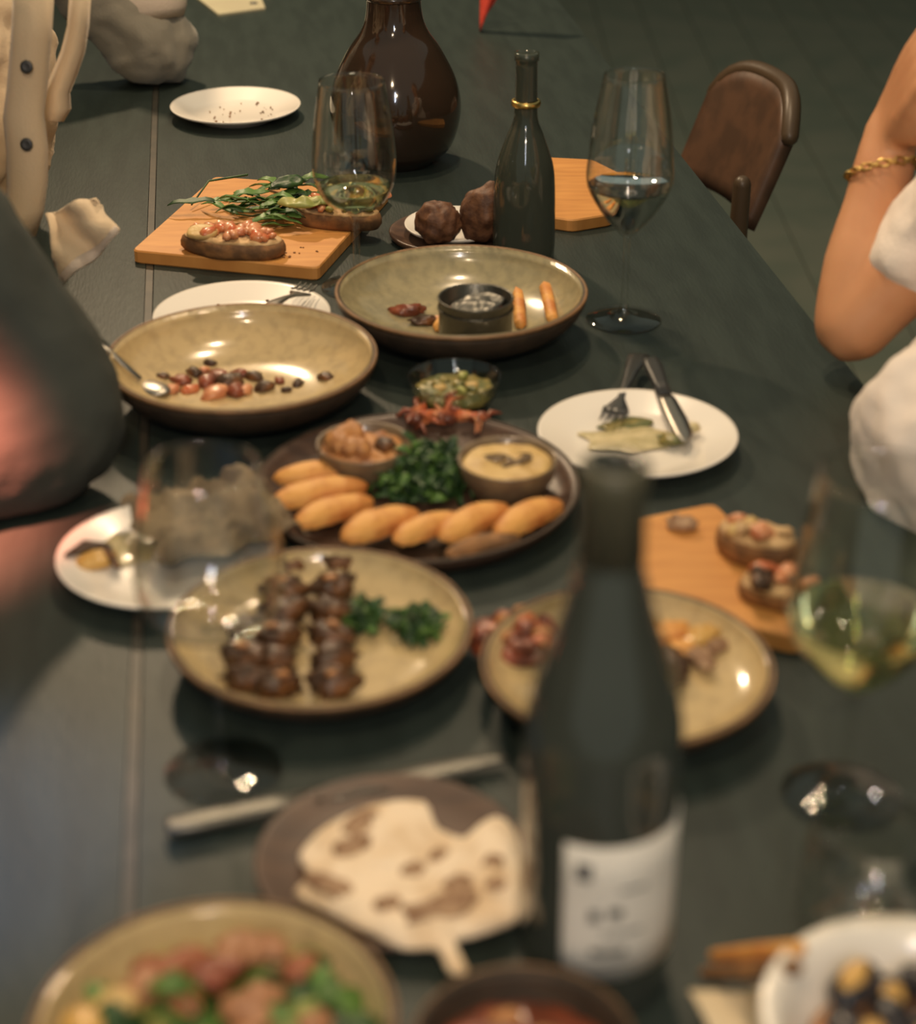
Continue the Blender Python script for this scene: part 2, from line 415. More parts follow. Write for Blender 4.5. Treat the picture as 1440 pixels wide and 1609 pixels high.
# table-local x: right edge +0.30, joint -0.352, left edge -0.475
obj('tabletop', *prism([(-0.346, -1.5), (0.275, -1.5), (0.275, 2.1), (-0.346, 2.1)], 0.715, TT, 0.003), 'table', tb, smooth=False)
lf = obj('table_leaf', *prism([(-0.475, -1.5), (-0.354, -1.5), (-0.354, 2.1), (-0.475, 2.1)], 0.715, TT, 0.003), 'table', tb, smooth=False)
jt = obj('joint_strip', *box(-0.3535, -0.3465, -1.49, 2.09, 0.716, 0.7495), 'table_edge', tb, smooth=False)
jt['label'] = 'worn lighter strip along the joint in the table top'
for lx in (-0.42, 0.24):
    for ly in (-1.4, 0.3, 2.0):
        obj('leg', *lathe([(0, 0), (0.02, 0), (0.022, 0.3), (0.03, 0.70), (0.03, 0.715), (0, 0.715)], 16), 'chairwood', tb, (lx, ly, 0))
obj('apron', *box(-0.43, -0.41, -1.38, 1.98, 0.64, 0.715), 'chairwood', tb, smooth=False)
obj('apron', *box(0.23, 0.25, -1.38, 1.98, 0.64, 0.715), 'chairwood', tb, smooth=False)

# ------------------------------------------------------------------ crockery builders
def plate(label, loc, r, group=None, h=0.017, name='side_plate', m='white'):
    k = r
    prof = [(0, 0.0015), (.52*k, 0.0015), (.54*k, 0), (.60*k, 0), (.62*k, .004), (.97*k, h-.0035), (1.0*k, h-.001), (.995*k, h), (.96*k, h-.0008), (.68*k, .0075), (.60*k, .0058), (0, .0052)]
    o = obj(name, *lathe(prof, 72), m, None, loc)
    return tag(o, label, 'plate', group)
def stone_bowl(label, loc, r, h, foot=0.5, glaze='glaze', seed=0, name='stoneware_bowl', cat='bowl', wob=0.0, base=None, flatness=0.55):
    t = thing(name, label, cat, loc)
    o_, i_ = [], []
    out = [(0, 0.002), (foot*r*.9, 0.002), (foot*r*.93, 0), (foot*r, 0), (foot*r*1.03, .004)]
    for k in range(1, 9):
        u = k/8; out.append((r*(foot+(1-foot)*u**flatness) if False else r*(foot+(1-foot)*math.sin(u*math.pi/2)**1.0), .004+(h-.004)*(1-math.cos(u*math.pi/2))**.9))
    inn = [(r*.985, h+.0008)]
    tk = .0045
    for k in range(8, -1, -1):
        u = k/8; rr = r*(foot+(1-foot)*math.sin(u*math.pi/2))-tk*.8; z = .004+(h-.004)*(1-math.cos(u*math.pi/2))**.9+tk*(1.1-u*.9)
        inn.append((rr, z))
    inn.append((0, .0075))
    body = obj('clay_body', *lathe(out+inn, 80, wob=wob, seed=seed), 'clay', t)
    g = [(p[0]-.0006, p[1]+.0007) for p in inn[1:-1]]
    gl = [(0, .0082)]+[q for q in reversed(g)]
    low = [(p[0], p[1]-.001) for p in reversed(gl)]
    gl_o = obj('glaze', *lathe(gl+low[:-1]+[(0, .0070)], 80, wob=wob, seed=seed), glaze, t)
    obj('rim_edge', *lathe([(r*.982, h-.0003), (r*1.001, h-.0022), (r*1.004, h+.0005), (r*.994, h+.0018), (r*.982, h+.0012)], 80, wob=wob*0, seed=seed), 'rim', t)
    gl_o['label'] = 'glossy speckled glaze inside the bowl'
    return t

# ------------------------------------------------------------------ wine glasses
def wine_glass(label, loc, H=0.215, rb=0.039, rr=0.028, stem=0.085, base=0.036, wine=0.0, shape='round', group='wine glasses on the table'):
    t = thing('wine_glass', label, 'wine glass', loc, 0, group)
    hb = H-stem
    wide = 0.36 if shape == 'round' else 0.34
    ctrl = [(0.0035, 0), (0.014, 0.02), (rb*.66, hb*.13), (rb*.93, hb*.26), (rb, hb*wide+.004), (rb*.985, hb*.52), (rb*.90, hb*.74), (rr, hb)]
    if shape == 'angular':
        ctrl = [(0.0035, 0), (0.010, 0.006), (rb*.60, hb*.15), (rb*.92, hb*.29), (rb, hb*.38), (rb*.97, hb*.5), (rb*.87, hb*.74), (rr, hb)]
    C = curve_pts([(a, b, 0) for a, b in ctrl], 5)
    out = [(p.x, stem+p.y) for p in C]
    th = 0.0011
    inn = [(max(p.x-th, 0), stem+p.y+(0.0015 if i < 6 else 0)) for i, p in enumerate(C)]
    inn = [q for q in inn if q[0] > 0.004][::-1]+[(0, inn[0][1]+.004)]
    prof = [(0, 0), (base*.97, 0), (base, .0009), (base*.98, .0018), (base*.6, .003), (.010, .0055), (.0048, .011), (.0034, .022), (.0031, stem*.6), (.0033, stem-.004)]+out+inn
    obj('glass_body', *lathe(prof, 64), 'glass', t)
    if wine:
        zt = stem+hb*wine
        lower = [q for q in inn[::-1] if q[1] < zt]
        lower = [(max(a-.0004, 0), z+.0003) for a, z in lower]
        ra = [a for a, z in inn if z <= zt][0]
        obj('wine', *lathe(lower+[(ra-.0004, zt), (0, zt)], 56), 'wine', t)
    return t
g1 = wine_glass('wine glass with a little white wine standing by the sandwich board', at(562, 452), H=0.207, rb=0.0405, rr=0.031, stem=0.070, wine=.26)
g2 = wine_glass('angular wine glass with white wine standing alone on the right table side', at(980, 503), H=0.235, rb=0.040, rr=0.027, stem=0.083, wine=.33, shape='angular')
g3 = wine_glass('empty blurred wine glass in front of the kebab plate', at(352, 1212), H=0.208, rb=0.043, rr=0.032, stem=0.092, wine=0)
g4 = wine_glass('large blurred glass of white wine at the right edge', at(1322, 1250), H=0.215, rb=0.043, rr=0.033, stem=0.072, wine=.38, shape='angular')

# ------------------------------------------------------------------ bottles and carafe
t = thing('wine_bottle', 'tall black wine bottle with a pale label in the foreground', 'bottle', (0.0705, 0.737, TT))
r0 = 0.0385
bp = curve_pts([(r0, .150, 0), (r0*.985, .162, 0), (r0*.86, .186, 0), (r0*.62, .214, 0), (.0180, .236, 0), (.0150, .250, 0), (.0140, .285, 0)], 6)
prof = [(0, .012), (.012, .010), (.026, .002), (.034, 0), (.0375, .002), (r0, .006), (r0, .14)]+[(p.x, p.y) for p in bp]+[(.0142, .286), (.0152, .287), (.0152, .296), (.0145, .298), (.0105, .298), (.0095, .296), (.0095, .25), (.0, .25)]
obj('bottle_body', *lathe(prof, 72), 'bottle', t)
obj('capsule', *lathe([(.0150, .236+.014), (.0154, .250), (.0146, .285), (.0158, .287), (.0158, .2975), (.0135, .2988), (.0125, .2985), (.0125, .2978), (.0150, .2965), (.0148, .287), (.0138, .284), (.0146, .251)], 48), 'capsule', t)
def wrap(r, a0, a1, z0, z1, th=.0006, n=28, slope=0):
    G = []
    for i in range(n+1):
        a = a0+(a1-a0)*i/n; row = []
        for j in range(5):
            z = z0+(z1-z0)*j/4
            row.append((r*math.cos(a), r*math.sin(a), z))
        G.append(row)
    return sheet(G, th)
lab = obj('label_paper', *wrap(r0+.0005, R(-120), R(5), .030, .112), 'label', t)
lab['label'] = 'off-white paper label with small dark print'
obj('print_seal', *wrap(r0+.0011, R(-110), R(-99), .092, .102, n=8), 'ink', lab)
for a0, a1, z0, z1 in ((-100, -92, .067, .074), (-86, -76, .069, .075), (-90, -60, .0585, .0600), (-98, -72, .046, .050), (-78, -58, .085, .0865), (-96, -66, .0385, .0395)):
    obj('print_mark', *wrap(r0+.0011, R(a0), R(a1), z0, z1, n=6), 'ink', lab)

t = thing('oil_bottle', 'slim dark glass bottle with a brass neck ring behind the big bowl', 'bottle', (0.067, 1.79, TT))
bp = curve_pts([(.0320, .02, 0), (.0312, .07, 0), (.0285, .100, 0), (.0195, .128, 0), (.0125, .146, 0), (.0112, .165, 0), (.0105, .205, 0)], 6)
obj('bottle_body', *lathe([(0, .003), (.026, 0), (.0315, .004)]+[(p.x, p.y) for p in bp]+[(.0120, .206), (.0120, .213), (.008, .214), (.007, .205), (0, .19)], 56), 'bottle2', t)
obj('neck_ring', *lathe([(.0112, .160), (.0142, .161), (.0148, .1635), (.0142, .166), (.0110, .167)], 48), 'gold', t)

t = thing('carafe', 'round-bellied amber brown glass carafe behind the sandwich board', 'carafe', (-0.073, 2.12, TT))
bp = curve_pts([(.045, 0.003, 0), (.066, .022, 0), (.0765, .060, 0), (.072, .095, 0), (.055, .130, 0), (.038, .155, 0), (.0315, .178, 0), (.031, .215, 0), (.036, .245, 0)], 7)
inn = [(p.x-.003, p.y+(.003 if i < 8 else 0)) for i, p in enumerate(bp)][::-1]
obj('glass_body', *lathe([(0, .004), (.030, .004), (.034, 0), (.043, 0)]+[(p.x, p.y) for p in bp]+inn+[(0, .008)], 72), 'carafe', t)
obj('neck_band', *lathe([(.0318, .190), (.0338, .191), (.0338, .196), (.0318, .197)], 48), 'carafe', t)

# ------------------------------------------------------------------ plates and bowls
def crumbs(label, c, r, n, seed, m='crust', z=0.0068, size=(0.0008, 0.0022), pts=None):
    rnd = random.Random(seed); P = []
    for i in range(n):
        if pts: x, y = pts[i % len(pts)]; x += rnd.gauss(0, .003); y += rnd.gauss(0, .003)
        else:
            a = rnd.uniform(0, 6.28); q = r*math.sqrt(rnd.random()); x, y = q*math.cos(a), q*math.sin(a)
        s = rnd.uniform(*size); P.append(xf(blob(s, s*rnd.uniform(.5, 1), s*.6, .3, 2, i, 1), (x, y, z+s*.3), (0, 0, rnd.uniform(0, 6))))
    o = obj('crumbs', *merge(P), m, None, c); return tag(o, label, 'crumbs', None, 'stuff')
pf = plate('white side plate with crumbs at the far left, empty of food', (-0.282, 2.303, TT), 0.0825)
crumbs('brown crumbs scattered on the far left plate', (-0.282, 2.303, TT), .05, 26, 3)
# bigger leftovers on that plate
pb = plate('white plate with a fork half hidden behind the leftmost beige bowl', (-0.202, 1.606, TT), 0.083)
crumbs('crumbs on the half hidden white plate', (-0.202, 1.606, TT), .065, 18, 5)
p2 = plate('white plate with sauce smears and dark cutlery right of centre', (0.146, 1.353, TT), 0.0815)
p4 = plate('white plate with dark fish scraps behind the empty wine glass', (-0.209, 1.155, TT), 0.0795)

b2 = stone_bowl('wide shallow grey-green stoneware bowl holding a tin cup and fried bits', (0.003, 1.587, TT), 0.1155, 0.047, .42, 'glaze_grey', 1)
b3 = stone_bowl('wide beige stoneware bowl with reddish scraps at the left', (-0.183, 1.437, TT), 0.1145, 0.047, .42, 'glaze', 2)
kb = stone_bowl('beige stoneware plate with rows of grilled meat', (-0.091, 1.037, TT), 0.1005, 0.028, .62, 'glaze', 3, 'stoneware_plate', 'plate')
pB = stone_bowl('beige stoneware plate of stew behind the tall wine bottle', (0.108, 0.992, TT), 0.0935, 0.027, .62, 'glaze', 4, 'stoneware_plate', 'plate')
sb = stone_bowl('large blurred salad bowl in the lower left corner', (-0.115, 0.650, TT), 0.0865, 0.048, .5, 'glaze', 5)
bb = stone_bowl('small brown-rimmed bowl of dark stew at the bottom edge', (0.031, 0.643, TT), 0.0535, 0.040, .6, 'clay', 6)

# glass dish of relish
t = thing('glass_dish', 'small glass dish of olive relish between the bowls and the platter', 'dish', (-0.003, 1.419, TT))
obj('dish_body', *lathe([(0, 0), (.020, 0), (.026, .004), (.034, .018), (.039, .034), (.0398, .0355), (.0375, .0350), (.032, .019), (.024, .0075), (0, .006)], 56), 'bowlglass', t)
obj('relish', *xf(slab(oval(0, 0, .0345, .0345, 0, 14, .03), .006, .004, 160, 3, .3), (0, 0, .018)), 'olive', t)
for i in range(9):
    rnd = random.Random(i+40); a = i*2.3; q = .022*math.sqrt(rnd.random())
    obj('relish_piece', *blob(.006, .004, .003, .3, 2, i, 2), random.Random(i).choice(['olive', 'hummus', 'palegreen']), t, (q*math.cos(a), q*math.sin(a), .0275), (0, 0, a))

# tin cup with red sauce in the big bowl
t = thing('tin_cup', 'dark tin cup of red sauce standing in the grey-green bowl', 'cup', (0.016, 1.548, TT+.0085))
obj('cup_body', *lathe([(0, 0), (.031, 0), (.033, .002), (.0335, .044), (.0345, .0465), (.0335, .0475), (.0318, .046), (.0312, .004), (0, .003)], 56), 'tin', t)
obj('rim_band', *lathe([(.0335, .036), (.0345, .0365), (.0345, .038), (.0335, .0385)], 56), 'tin', t)
obj('sauce', *xf(slab(oval(0, 0, .0305, .0305, 0, 14, .01), .006, .002, 120, 2, .2), (0, 0, .026)), 'redsauce', t)
obj('foil_lid', *xf(slab(oval(.004, .010, .024, .017, .1, 12, .12, 4), .0012, .004, 90, 2, .8), (0, 0, .036), (R(8), R(-5), 0)), 'tablesteel', t)

# cutlery -----------------------------------------------------------
def fork(label, a, b, zl=0.0, mt='steel', rest=None):
    """a: handle end, b: tine end (world)"""
    a, b = Vector(a), Vector(b); L = (b-a).length
    d = (b-a).normalized(); side = d.cross(Vector((0, 0, 1))).normalized(); up = side.cross(d)
    t = thing('fork', label, 'fork', a)
    def pt(x, y, z): return d*x+side*y+up*z
    H = sheet([[pt(L*u, s*w, .003*math.sin(u*5)+.002) for s in (-1, -.3, .3, 1)] for u, w in ((0, .005), (.02, .009), (.1, .0095), (.3, .006), (.5, .0032), (.65, .003), (.72, .007), (.78, .0105), (.82, .011))], .0018)
    obj('handle', *H, mt, t)
    for k in range(4):
        y = -.0095+k*.0063
        obj('tine', *tube([pt(L*.815, y, .003), pt(L*.9, y*.95, .001), pt(L, y*.9, .004)], [.0013, .0012, .0006], 8), mt, t)
    return t
def knife(label, a, b, mt='steel', hm=None):
    a, b = Vector(a), Vector(b); L = (b-a).length
    d = (b-a).normalized(); side = d.cross(Vector((0, 0, 1))).normalized(); up = side.cross(d)
    t = thing('knife', label, 'knife', a)
    def pt(x, y, z): return d*x+side*y+up*z
    obj('handle', *sheet([[pt(L*u, s*w, .003) for s in (-1, -.4, .4, 1)] for u, w in ((0, .004), (.012, .0068), (.1, .0075), (.3, .006), (.44, .0055))], .005), hm or mt, t)
    obj('blade', *sheet([[pt(L*u, -w1+(w1+w2)*k/3, .003) for k in range(4)] for u, w1, w2 in ((.43, .005, .005), (.5, .008, .006), (.75, .0105, .006), (.9, .010, .005), (.97, .006, .003), (1.0, .001, .001))], .0013), mt, t)
    return t
knife('long steel table knife lying in front of the kebab plate', at(262, 1308, TT+.004), at(800, 1198, TT+.004), 'tablesteel')
fork('steel fork resting on the rim of the half hidden plate', at(412, 496, TT+.026), at(486, 452, TT+.0215))
# dark cutlery of the right-hand plate
fork('dark fork lying with its head on the right-hand white plate', at(1006, 560, TT+.012), at(958, 668, TT+.0125), mt='darksteel')
knife('dark knife with a black handle on the right-hand white plate', at(1022, 570, TT+.022), at(1075, 700, TT+.0125), 'steel', 'button')
t = thing('spoon', 'spoon handle rising over the left rim of the scraps bowl', 'spoon', at(165, 548, TT+.05))
o0 = at(165, 548, TT+.05); e0 = at(110, 490, TT+.062); i0 = at(238, 610, TT+.016)
obj('handle', *tube([e0-o0, (e0-o0)*.5, Vector((0, 0, .002)), (i0-o0)*.75], [.0045, .0035, .003, .0028], 12, flat=.5), 'steel', t)
obj('spoon_bowl', *xf(blob(.019, .013, .004, 0, 1, 1, 3), tuple((i0-o0)*1.0), (0, 0, R(-35))), 'steel', t)

# ------------------------------------------------------------------ boards
def board(label, poly, h=0.014):
    c = sum((Vector((p.x, p.y, 0)) for p in poly), Vector())/len(poly)
    loc = (c.x, c.y, TT)
    rnd = []
    # rounded corners
    n = len(poly); out = []
    for i in range(n):
        p, a, b = poly[i], poly[i-1], poly[(i+1) % n]
        da, db = (a-p).normalized(), (b-p).normalized(); q = .006
        out += [p+da*q, p+da*q*.3+db*q*.3, p+db*q]
    return tag(obj('serving_board', *prism([(p.x-c.x, p.y-c.y) for p in out], 0, h, .0015), 'board', None, loc, smooth=False), label, 'board')
Bz = TT+.014
board('wooden serving board with open sandwiches and rocket at the left', [at(207, 393, Bz), at(500, 421, Bz), at(612, 297, Bz), at(337, 277, Bz)])
board('small orange wooden board behind the slim dark bottle', [at(848, 338, Bz), at(900, 346, Bz), at(962, 336, Bz), at(1000, 284, Bz), at(930, 250, Bz), at(845, 246, Bz)])
board('wooden board with toast at the right, behind the tall wine bottle', [at(955, 935, Bz), at(1258, 1003, Bz), at(1300, 960, Bz), at(1122, 790, Bz), at(930, 828, Bz)])

def toast(label, c, a, b, rot, th=.016, top='ham', seed=1, n=10, z=Bz, leaves=0, group=None, tops=('ham', 'tomato')):
    t = thing('open_sandwich', label, 'toast', (c.x, c.y, z), 0, group)
    obj('bread_crust', *slab(oval(0, 0, a, b, rot, 14, .06, seed), th, .002, 90, seed, .02), 'crust', t)
    obj('bread_crumb', *xf(slab(oval(0, 0, a*.93, b*.9, rot, 14, .05, seed), .004, .003, 120, seed, .2), (0, 0, th-.002)), 'crumb', t)
    rnd = random.Random(seed)
    for i in range(n):
        q = math.sqrt(rnd.random())*.8; w = rnd.uniform(0, 6.28); x, y = a*q*math.cos(w), b*q*math.sin(w)
        X, Y = x*math.cos(rot)-y*math.sin(rot), x*math.sin(rot)+y*math.cos(rot)
        s = rnd.uniform(.005, .010)
        obj('topping_piece', *blob(s, s*rnd.uniform(.6, .9), s*.55, .25, 2, i+seed, 2), tops[i % len(tops)], t, (X, Y, th+.004+s*.3), (rnd.uniform(-.4, .4), rnd.uniform(-.4, .4), w))
    return t
toast('near open sandwich with chopped tomato on the left board', at(368, 375, Bz+.015), .055, .023, R(-12), tops=('ham', 'ham', 'tomato'), seed=3, n=30)
t2 = toast('far open sandwich with tomato and lettuce by the wine glass', at(530, 330, Bz+.015), .050, .025, R(-14), tops=('tomato', 'ham', 'palegreen'), seed=7, n=30)
# egg slice at the left end of the near sandwich
tag(obj('mozzarella_slice', *slab(oval(0, 0, .016, .012, 0, 12, .05, 3), .005, .001, 90, 2, .3), 'hummus', None, at(318, 368, Bz+.020), (R(14), 0, 0)), 'pale cheese slice on the left end of the near sandwich', 'cheese')
t = thing('rocket_salad', 'rocket leaves heaped between the two open sandwiches', 'salad', at(440, 335, Bz))
rnd = random.Random(11); o0 = at(440, 335, Bz)
for i in range(70):
    u = rnd.random(); p = at(385+u*120+rnd.uniform(-18, 18), 350-u*28+rnd.uniform(-26, 20), Bz)-o0
    if i < 3: p = at(345+i*16, 335+i*5, Bz)-o0
    L = rnd.uniform(.022, .045) if i > 2 else .055
    o = obj('rocket_leaf', *leaf(L, rnd.uniform(.004, .0075), rnd.uniform(.1, .5), 3, i), 'green' if i % 3 else 'darkgreen', t, (p.x, p.y, rnd.uniform(.003, .017)), (rnd.uniform(-.5, .5), rnd.uniform(-.15, .2), rnd.uniform(-.6, .6)+(0 if i % 2 else 3.1)))
obj('stem', *tube([at(302, 330, Bz)-o0+Vector((0, 0, .006)), at(330, 312, Bz)-o0+Vector((0, 0, .02)), at(390, 305, Bz)-o0+Vector((0, 0, .022))], [.001, .0012, .0014], 6), 'darkgreen', t)
# lettuce pieces beside far sandwich
for i, (px, py, m) in enumerate(((470, 322, 'palegreen'), (500, 318, 'palegreen'), (455, 290, 'darkgreen'), (590, 312, 'ham'))):
    tag(obj('lettuce_piece' if i < 3 else 'salmon_slice', *slab(oval(0, 0, .020, .011, .3*i, 12, .25, i), .004, .006, 90, i, .8), m, None, at(px, py, Bz+.026)), ['pale lettuce piece left of the far sandwich', 'pale lettuce piece on the near side of the far sandwich', 'dark green leaf piece at the far edge of the rocket', 'orange slice at the right end of the left board'][i], 'lettuce' if i < 3 else 'slice')
crumbs('dark crumbs on the front of the left board', at(470, 400, Bz), .02, 9, 8, z=0, size=(.001, .003))

# toasts on right board
toast('thick toasted bread slice leaning at the board corner', at(1190, 850, Bz+.012), .030, .021, R(-35), th=.018, seed=12, tops=('crumb', 'ham', 'hummus'), n=9)
toast('dark topped toast piece near the front of the right board', at(1222, 925, Bz+.010), .027, .015, R(-28), th=.012, seed=15, tops=('ham', 'kofta', 'tomato'), n=8)
tag(obj('bread_piece', *blob(.011, .009, .006, .3, 2, 3, 3), 'char', None, at(1072, 822, Bz+.004)), 'small dark crust lying alone on the right board', 'bread')

# ------------------------------------------------------------------ dark wooden coaster with two crisp balls
tag(obj('wooden_coaster', *lathe([(0, 0), (.060, 0), (.064, .004), (.065, .008), (.063, .009), (.058, .006), (0, .006)], 56), 'darkwood', None, (-0.008, 1.857, TT)), 'round dark wooden saucer under the small white plate', 'saucer')
plate('small white plate with two crisp brown balls behind the big bowl', (-0.002, 1.852, TT+.0064), 0.0545, h=.012, name='small_plate')
c = at(689, 348, TT+.035); tag(obj('meatball', *blob(.0235, .0225, .0225, .10, 3, 1, 4), 'meatball', None, (c.x, c.y, TT+.0335)), 'crisp brown ball on the left of the small white plate', 'meatball')
c = at(764, 348, TT+.035); tag(obj('meatball', *blob(.0245, .0225, .031, .12, 2, 5, 4), 'meatball', None, (c.x-.002, c.y+.004, TT+.042), (0, R(14), 0)), 'taller crisp brown ball by the slim dark bottle', 'meatball')

# ------------------------------------------------------------------ bits in the bowls
def bit(label, cat, name, px, py, z, dims, m, seed, rot=0, group=None, tilt=0, sub=3, amp=.3):
    return tag(obj(name, *blob(*dims, amp, 2, seed, sub), m, None, at(px, py, z), (tilt, 0, rot)), label, cat, group)
zb = TT+.014
def inside(c, r, foot, h, x, y):
    q = math.hypot(x-c[0], y-c[1])/r
    if q < foot: return TT+.009
    u = math.asin(min(1, (q-foot)/(1-foot))); return TT+.009+(h-.004)*(1-math.cos(u))**.9
def place_in(px, py, c, r, foot, h, dz=0):
    z = TT+.01
    for _ in range(8):
        p = at(px, py, z); z = inside(c, r, foot, h, p.x, p.y)+dz
    return at(px, py, z)
C2 = ((0.003, 1.587), .1155, .42, .047); C3 = ((-0.183, 1.437), .1145, .42, .047)
rnd = random.Random(5)
L2 = [(640, 488, .017, .008, 'redsauce', 'brown crust left of the tin cup'), (668, 503, .014, .006, 'kofta', 'dark scrap in front left of the tin cup'), (700, 502, .012, .006, 'ham', 'orange scrap against the front of the tin cup'), (838, 430, .020, .008, 'ham', 'orange fried piece right of the tin cup'), (850, 448, .010, .007, 'kofta', 'dark crust beside the right-hand fries'), (742, 404, .010, .008, 'redsauce', 'red scrap behind the tin cup')]
for i, (px, py, a, b, m, lb) in enumerate(L2):
    p = place_in(px, py, *C2, dz=.004)
    tag(obj('fried_scrap', *blob(a, b, b*.8, .3, 2, i, 3), m, None, p, (0, 0, rnd.uniform(-.4, .4))), lb, 'food scrap')
for i, (p0, p1, lb) in enumerate((((813, 440), (818, 508), 'chip standing closest to the right of the tin cup'), ((858, 452), (868, 500), 'chip lying at the right of the grey-green bowl'), ((718, 470), (690, 512), 'chip leaning on the front of the tin cup'))):
    a = place_in(*p0, *C2, dz=.007); b = place_in(*p1, *C2, dz=.005)
    c = (a+b)/2
    tag(obj('chip', *tube([a-c, b-c], [.0065, .006], 6), 'pastry', None, c), lb, 'chip')
SCR = sorted([(285, 598, .011, 'redsauce'), (305, 585, .009, 'kofta'), (325, 600, .012, 'redsauce'), (345, 592, .014, 'redsauce'), (330, 570, .006, 'kofta'), (362, 598, .013, 'kofta'), (378, 588, .009, 'redsauce'), (388, 612, .008, 'ham'), (400, 592, .010, 'kofta'), (415, 608, .010, 'kofta'), (440, 598, .006, 'redsauce'), (468, 602, .007, 'kofta'), (512, 592, .008, 'kofta'), (270, 612, .009, 'ham'), (340, 618, .014, 'ham'), (372, 614, .012, 'redsauce'), (300, 612, .009, 'tomato'), (450, 612, .005, 'kofta'), (320, 582, .006, 'ham'), (255, 590, .006, 'kofta')])
ORD = 'leftmost,second,third,fourth,fifth,sixth,seventh,eighth,ninth,tenth,eleventh,twelfth,thirteenth,fourteenth,fifteenth,sixteenth,seventeenth,eighteenth,nineteenth,rightmost'.split(',')
for i, (px, py, s, m) in enumerate(SCR):
    p = place_in(px, py, *C3, dz=.002)
    tag(obj('food_scrap', *blob(s, s*.7, s*.5, .35, 2.3, i, 2), m, None, p, (0, 0, i*1.3)), '%s %s of the scraps in the beige bowl%s' % (ORD[i], {'ham': 'orange piece', 'kofta': 'dark brown piece', 'redsauce': 'dark red piece', 'tomato': 'bright red piece'}[m], '' if i in (0, 19) else ', counted from the left'), 'food scrap', 'scraps left in the beige bowl')
# small chips on the bowl's far wall
for i, (px, py) in enumerate(((370, 487), (405, 488), (412, 491))):
    p = place_in(px, py, *C3, dz=0)
    tag(obj('nut_chip', *blob(.0035, .0025, .002, .3, 2, i, 2), 'hummus', None, p), ['leftmost pale crumb on the far wall of the beige bowl', 'middle pale crumb on the far wall of the beige bowl', 'rightmost pale crumb on the far wall of the beige bowl'][i], 'crumb', 'pale crumbs on the bowl wall')

# plate 2: sauce
def smear(label, c, a, b, rot, m, seed, th=.0018):
    return tag(obj('sauce_smear', *slab(oval(0, 0, a, b, rot, 16, .22, seed), th, .0012, 120, seed, .5), m, None, c), label, 'sauce')
smear('yellowish sauce smear in the middle of the cutlery plate', at(990, 690, TT+.0065), .040, .022, 0, 'cream', 3)
smear('green-grey sauce under the fork head', at(985, 668, TT+.0072), .022, .010, .2, 'olive', 5)
tag(obj('cheese_scrap', *blob(.012, .008, .005, .3, 2, 3, 3), 'olive', None, at(1058, 690, TT+.012)), 'olive scrap at the knife tip', 'food scrap')
tag(obj('cheese_scrap', *blob(.008, .006, .004, .3, 2, 4, 3), 'cream', None, at(1086, 672, TT+.013)), 'pale scrap right of the knife blade', 'food scrap')
# plate 4: fish and napkin
smear('yellow oil smear on the fish plate', at(200, 860, TT+.0065), .026, .026, 0, 'cream', 9)
c = at(150, 868, TT+.012)
tag(obj('fish_scrap', *merge([tube([at(104, 872, TT+.017)-c, at(135, 858, TT+.015)-c, at(165, 862, TT+.012)-c, at(185, 890, TT+.012)-c], [.002, .007, .008, .003], 12, flat=.6)]), 'kofta', None, c), 'dark curved fish skin on the left plate', 'fish')
tag(obj('fish_scrap', *slab(oval(0, 0, .014, .010, .6, 10, .2, 2), .006, .002, 120, 2, .5), 'musselmeat', None, at(152, 886, TT+.0075)), 'golden fish flesh beside the dark skin', 'fish')
c = at(330, 850, TT+.009)
rnd = random.Random(21)
def crumple(sx, sy, h, seed, n=26, fr=28):
    G = []
    for i in range(n):
        row = []
        for j in range(n):
            x, y = (i/(n-1)-.5)*sx, (j/(n-1)-.5)*sy
            e = noise.noise(Vector((x*fr+seed, y*fr, 1))); f = noise.noise(Vector((x*fr*2+seed, y*fr*2, 5)))
            row.append((x+.012*noise.noise(Vector((x*fr, y*fr, seed+8))), y+.012*noise.noise(Vector((x*fr+5, y*fr, seed))), h*(.55+abs(e)*1.1*.5+.35*abs(f))))
        G.append(row)
    return sheet(G, .0008)
tag(obj('paper_napkin', *crumple(.105, .105, .036, 4, fr=40), 'napkin', None, (c.x+.002, c.y+.002, TT+.004), (0, 0, .5)), 'crumpled grey-brown paper napkin on the fish plate', 'napkin')

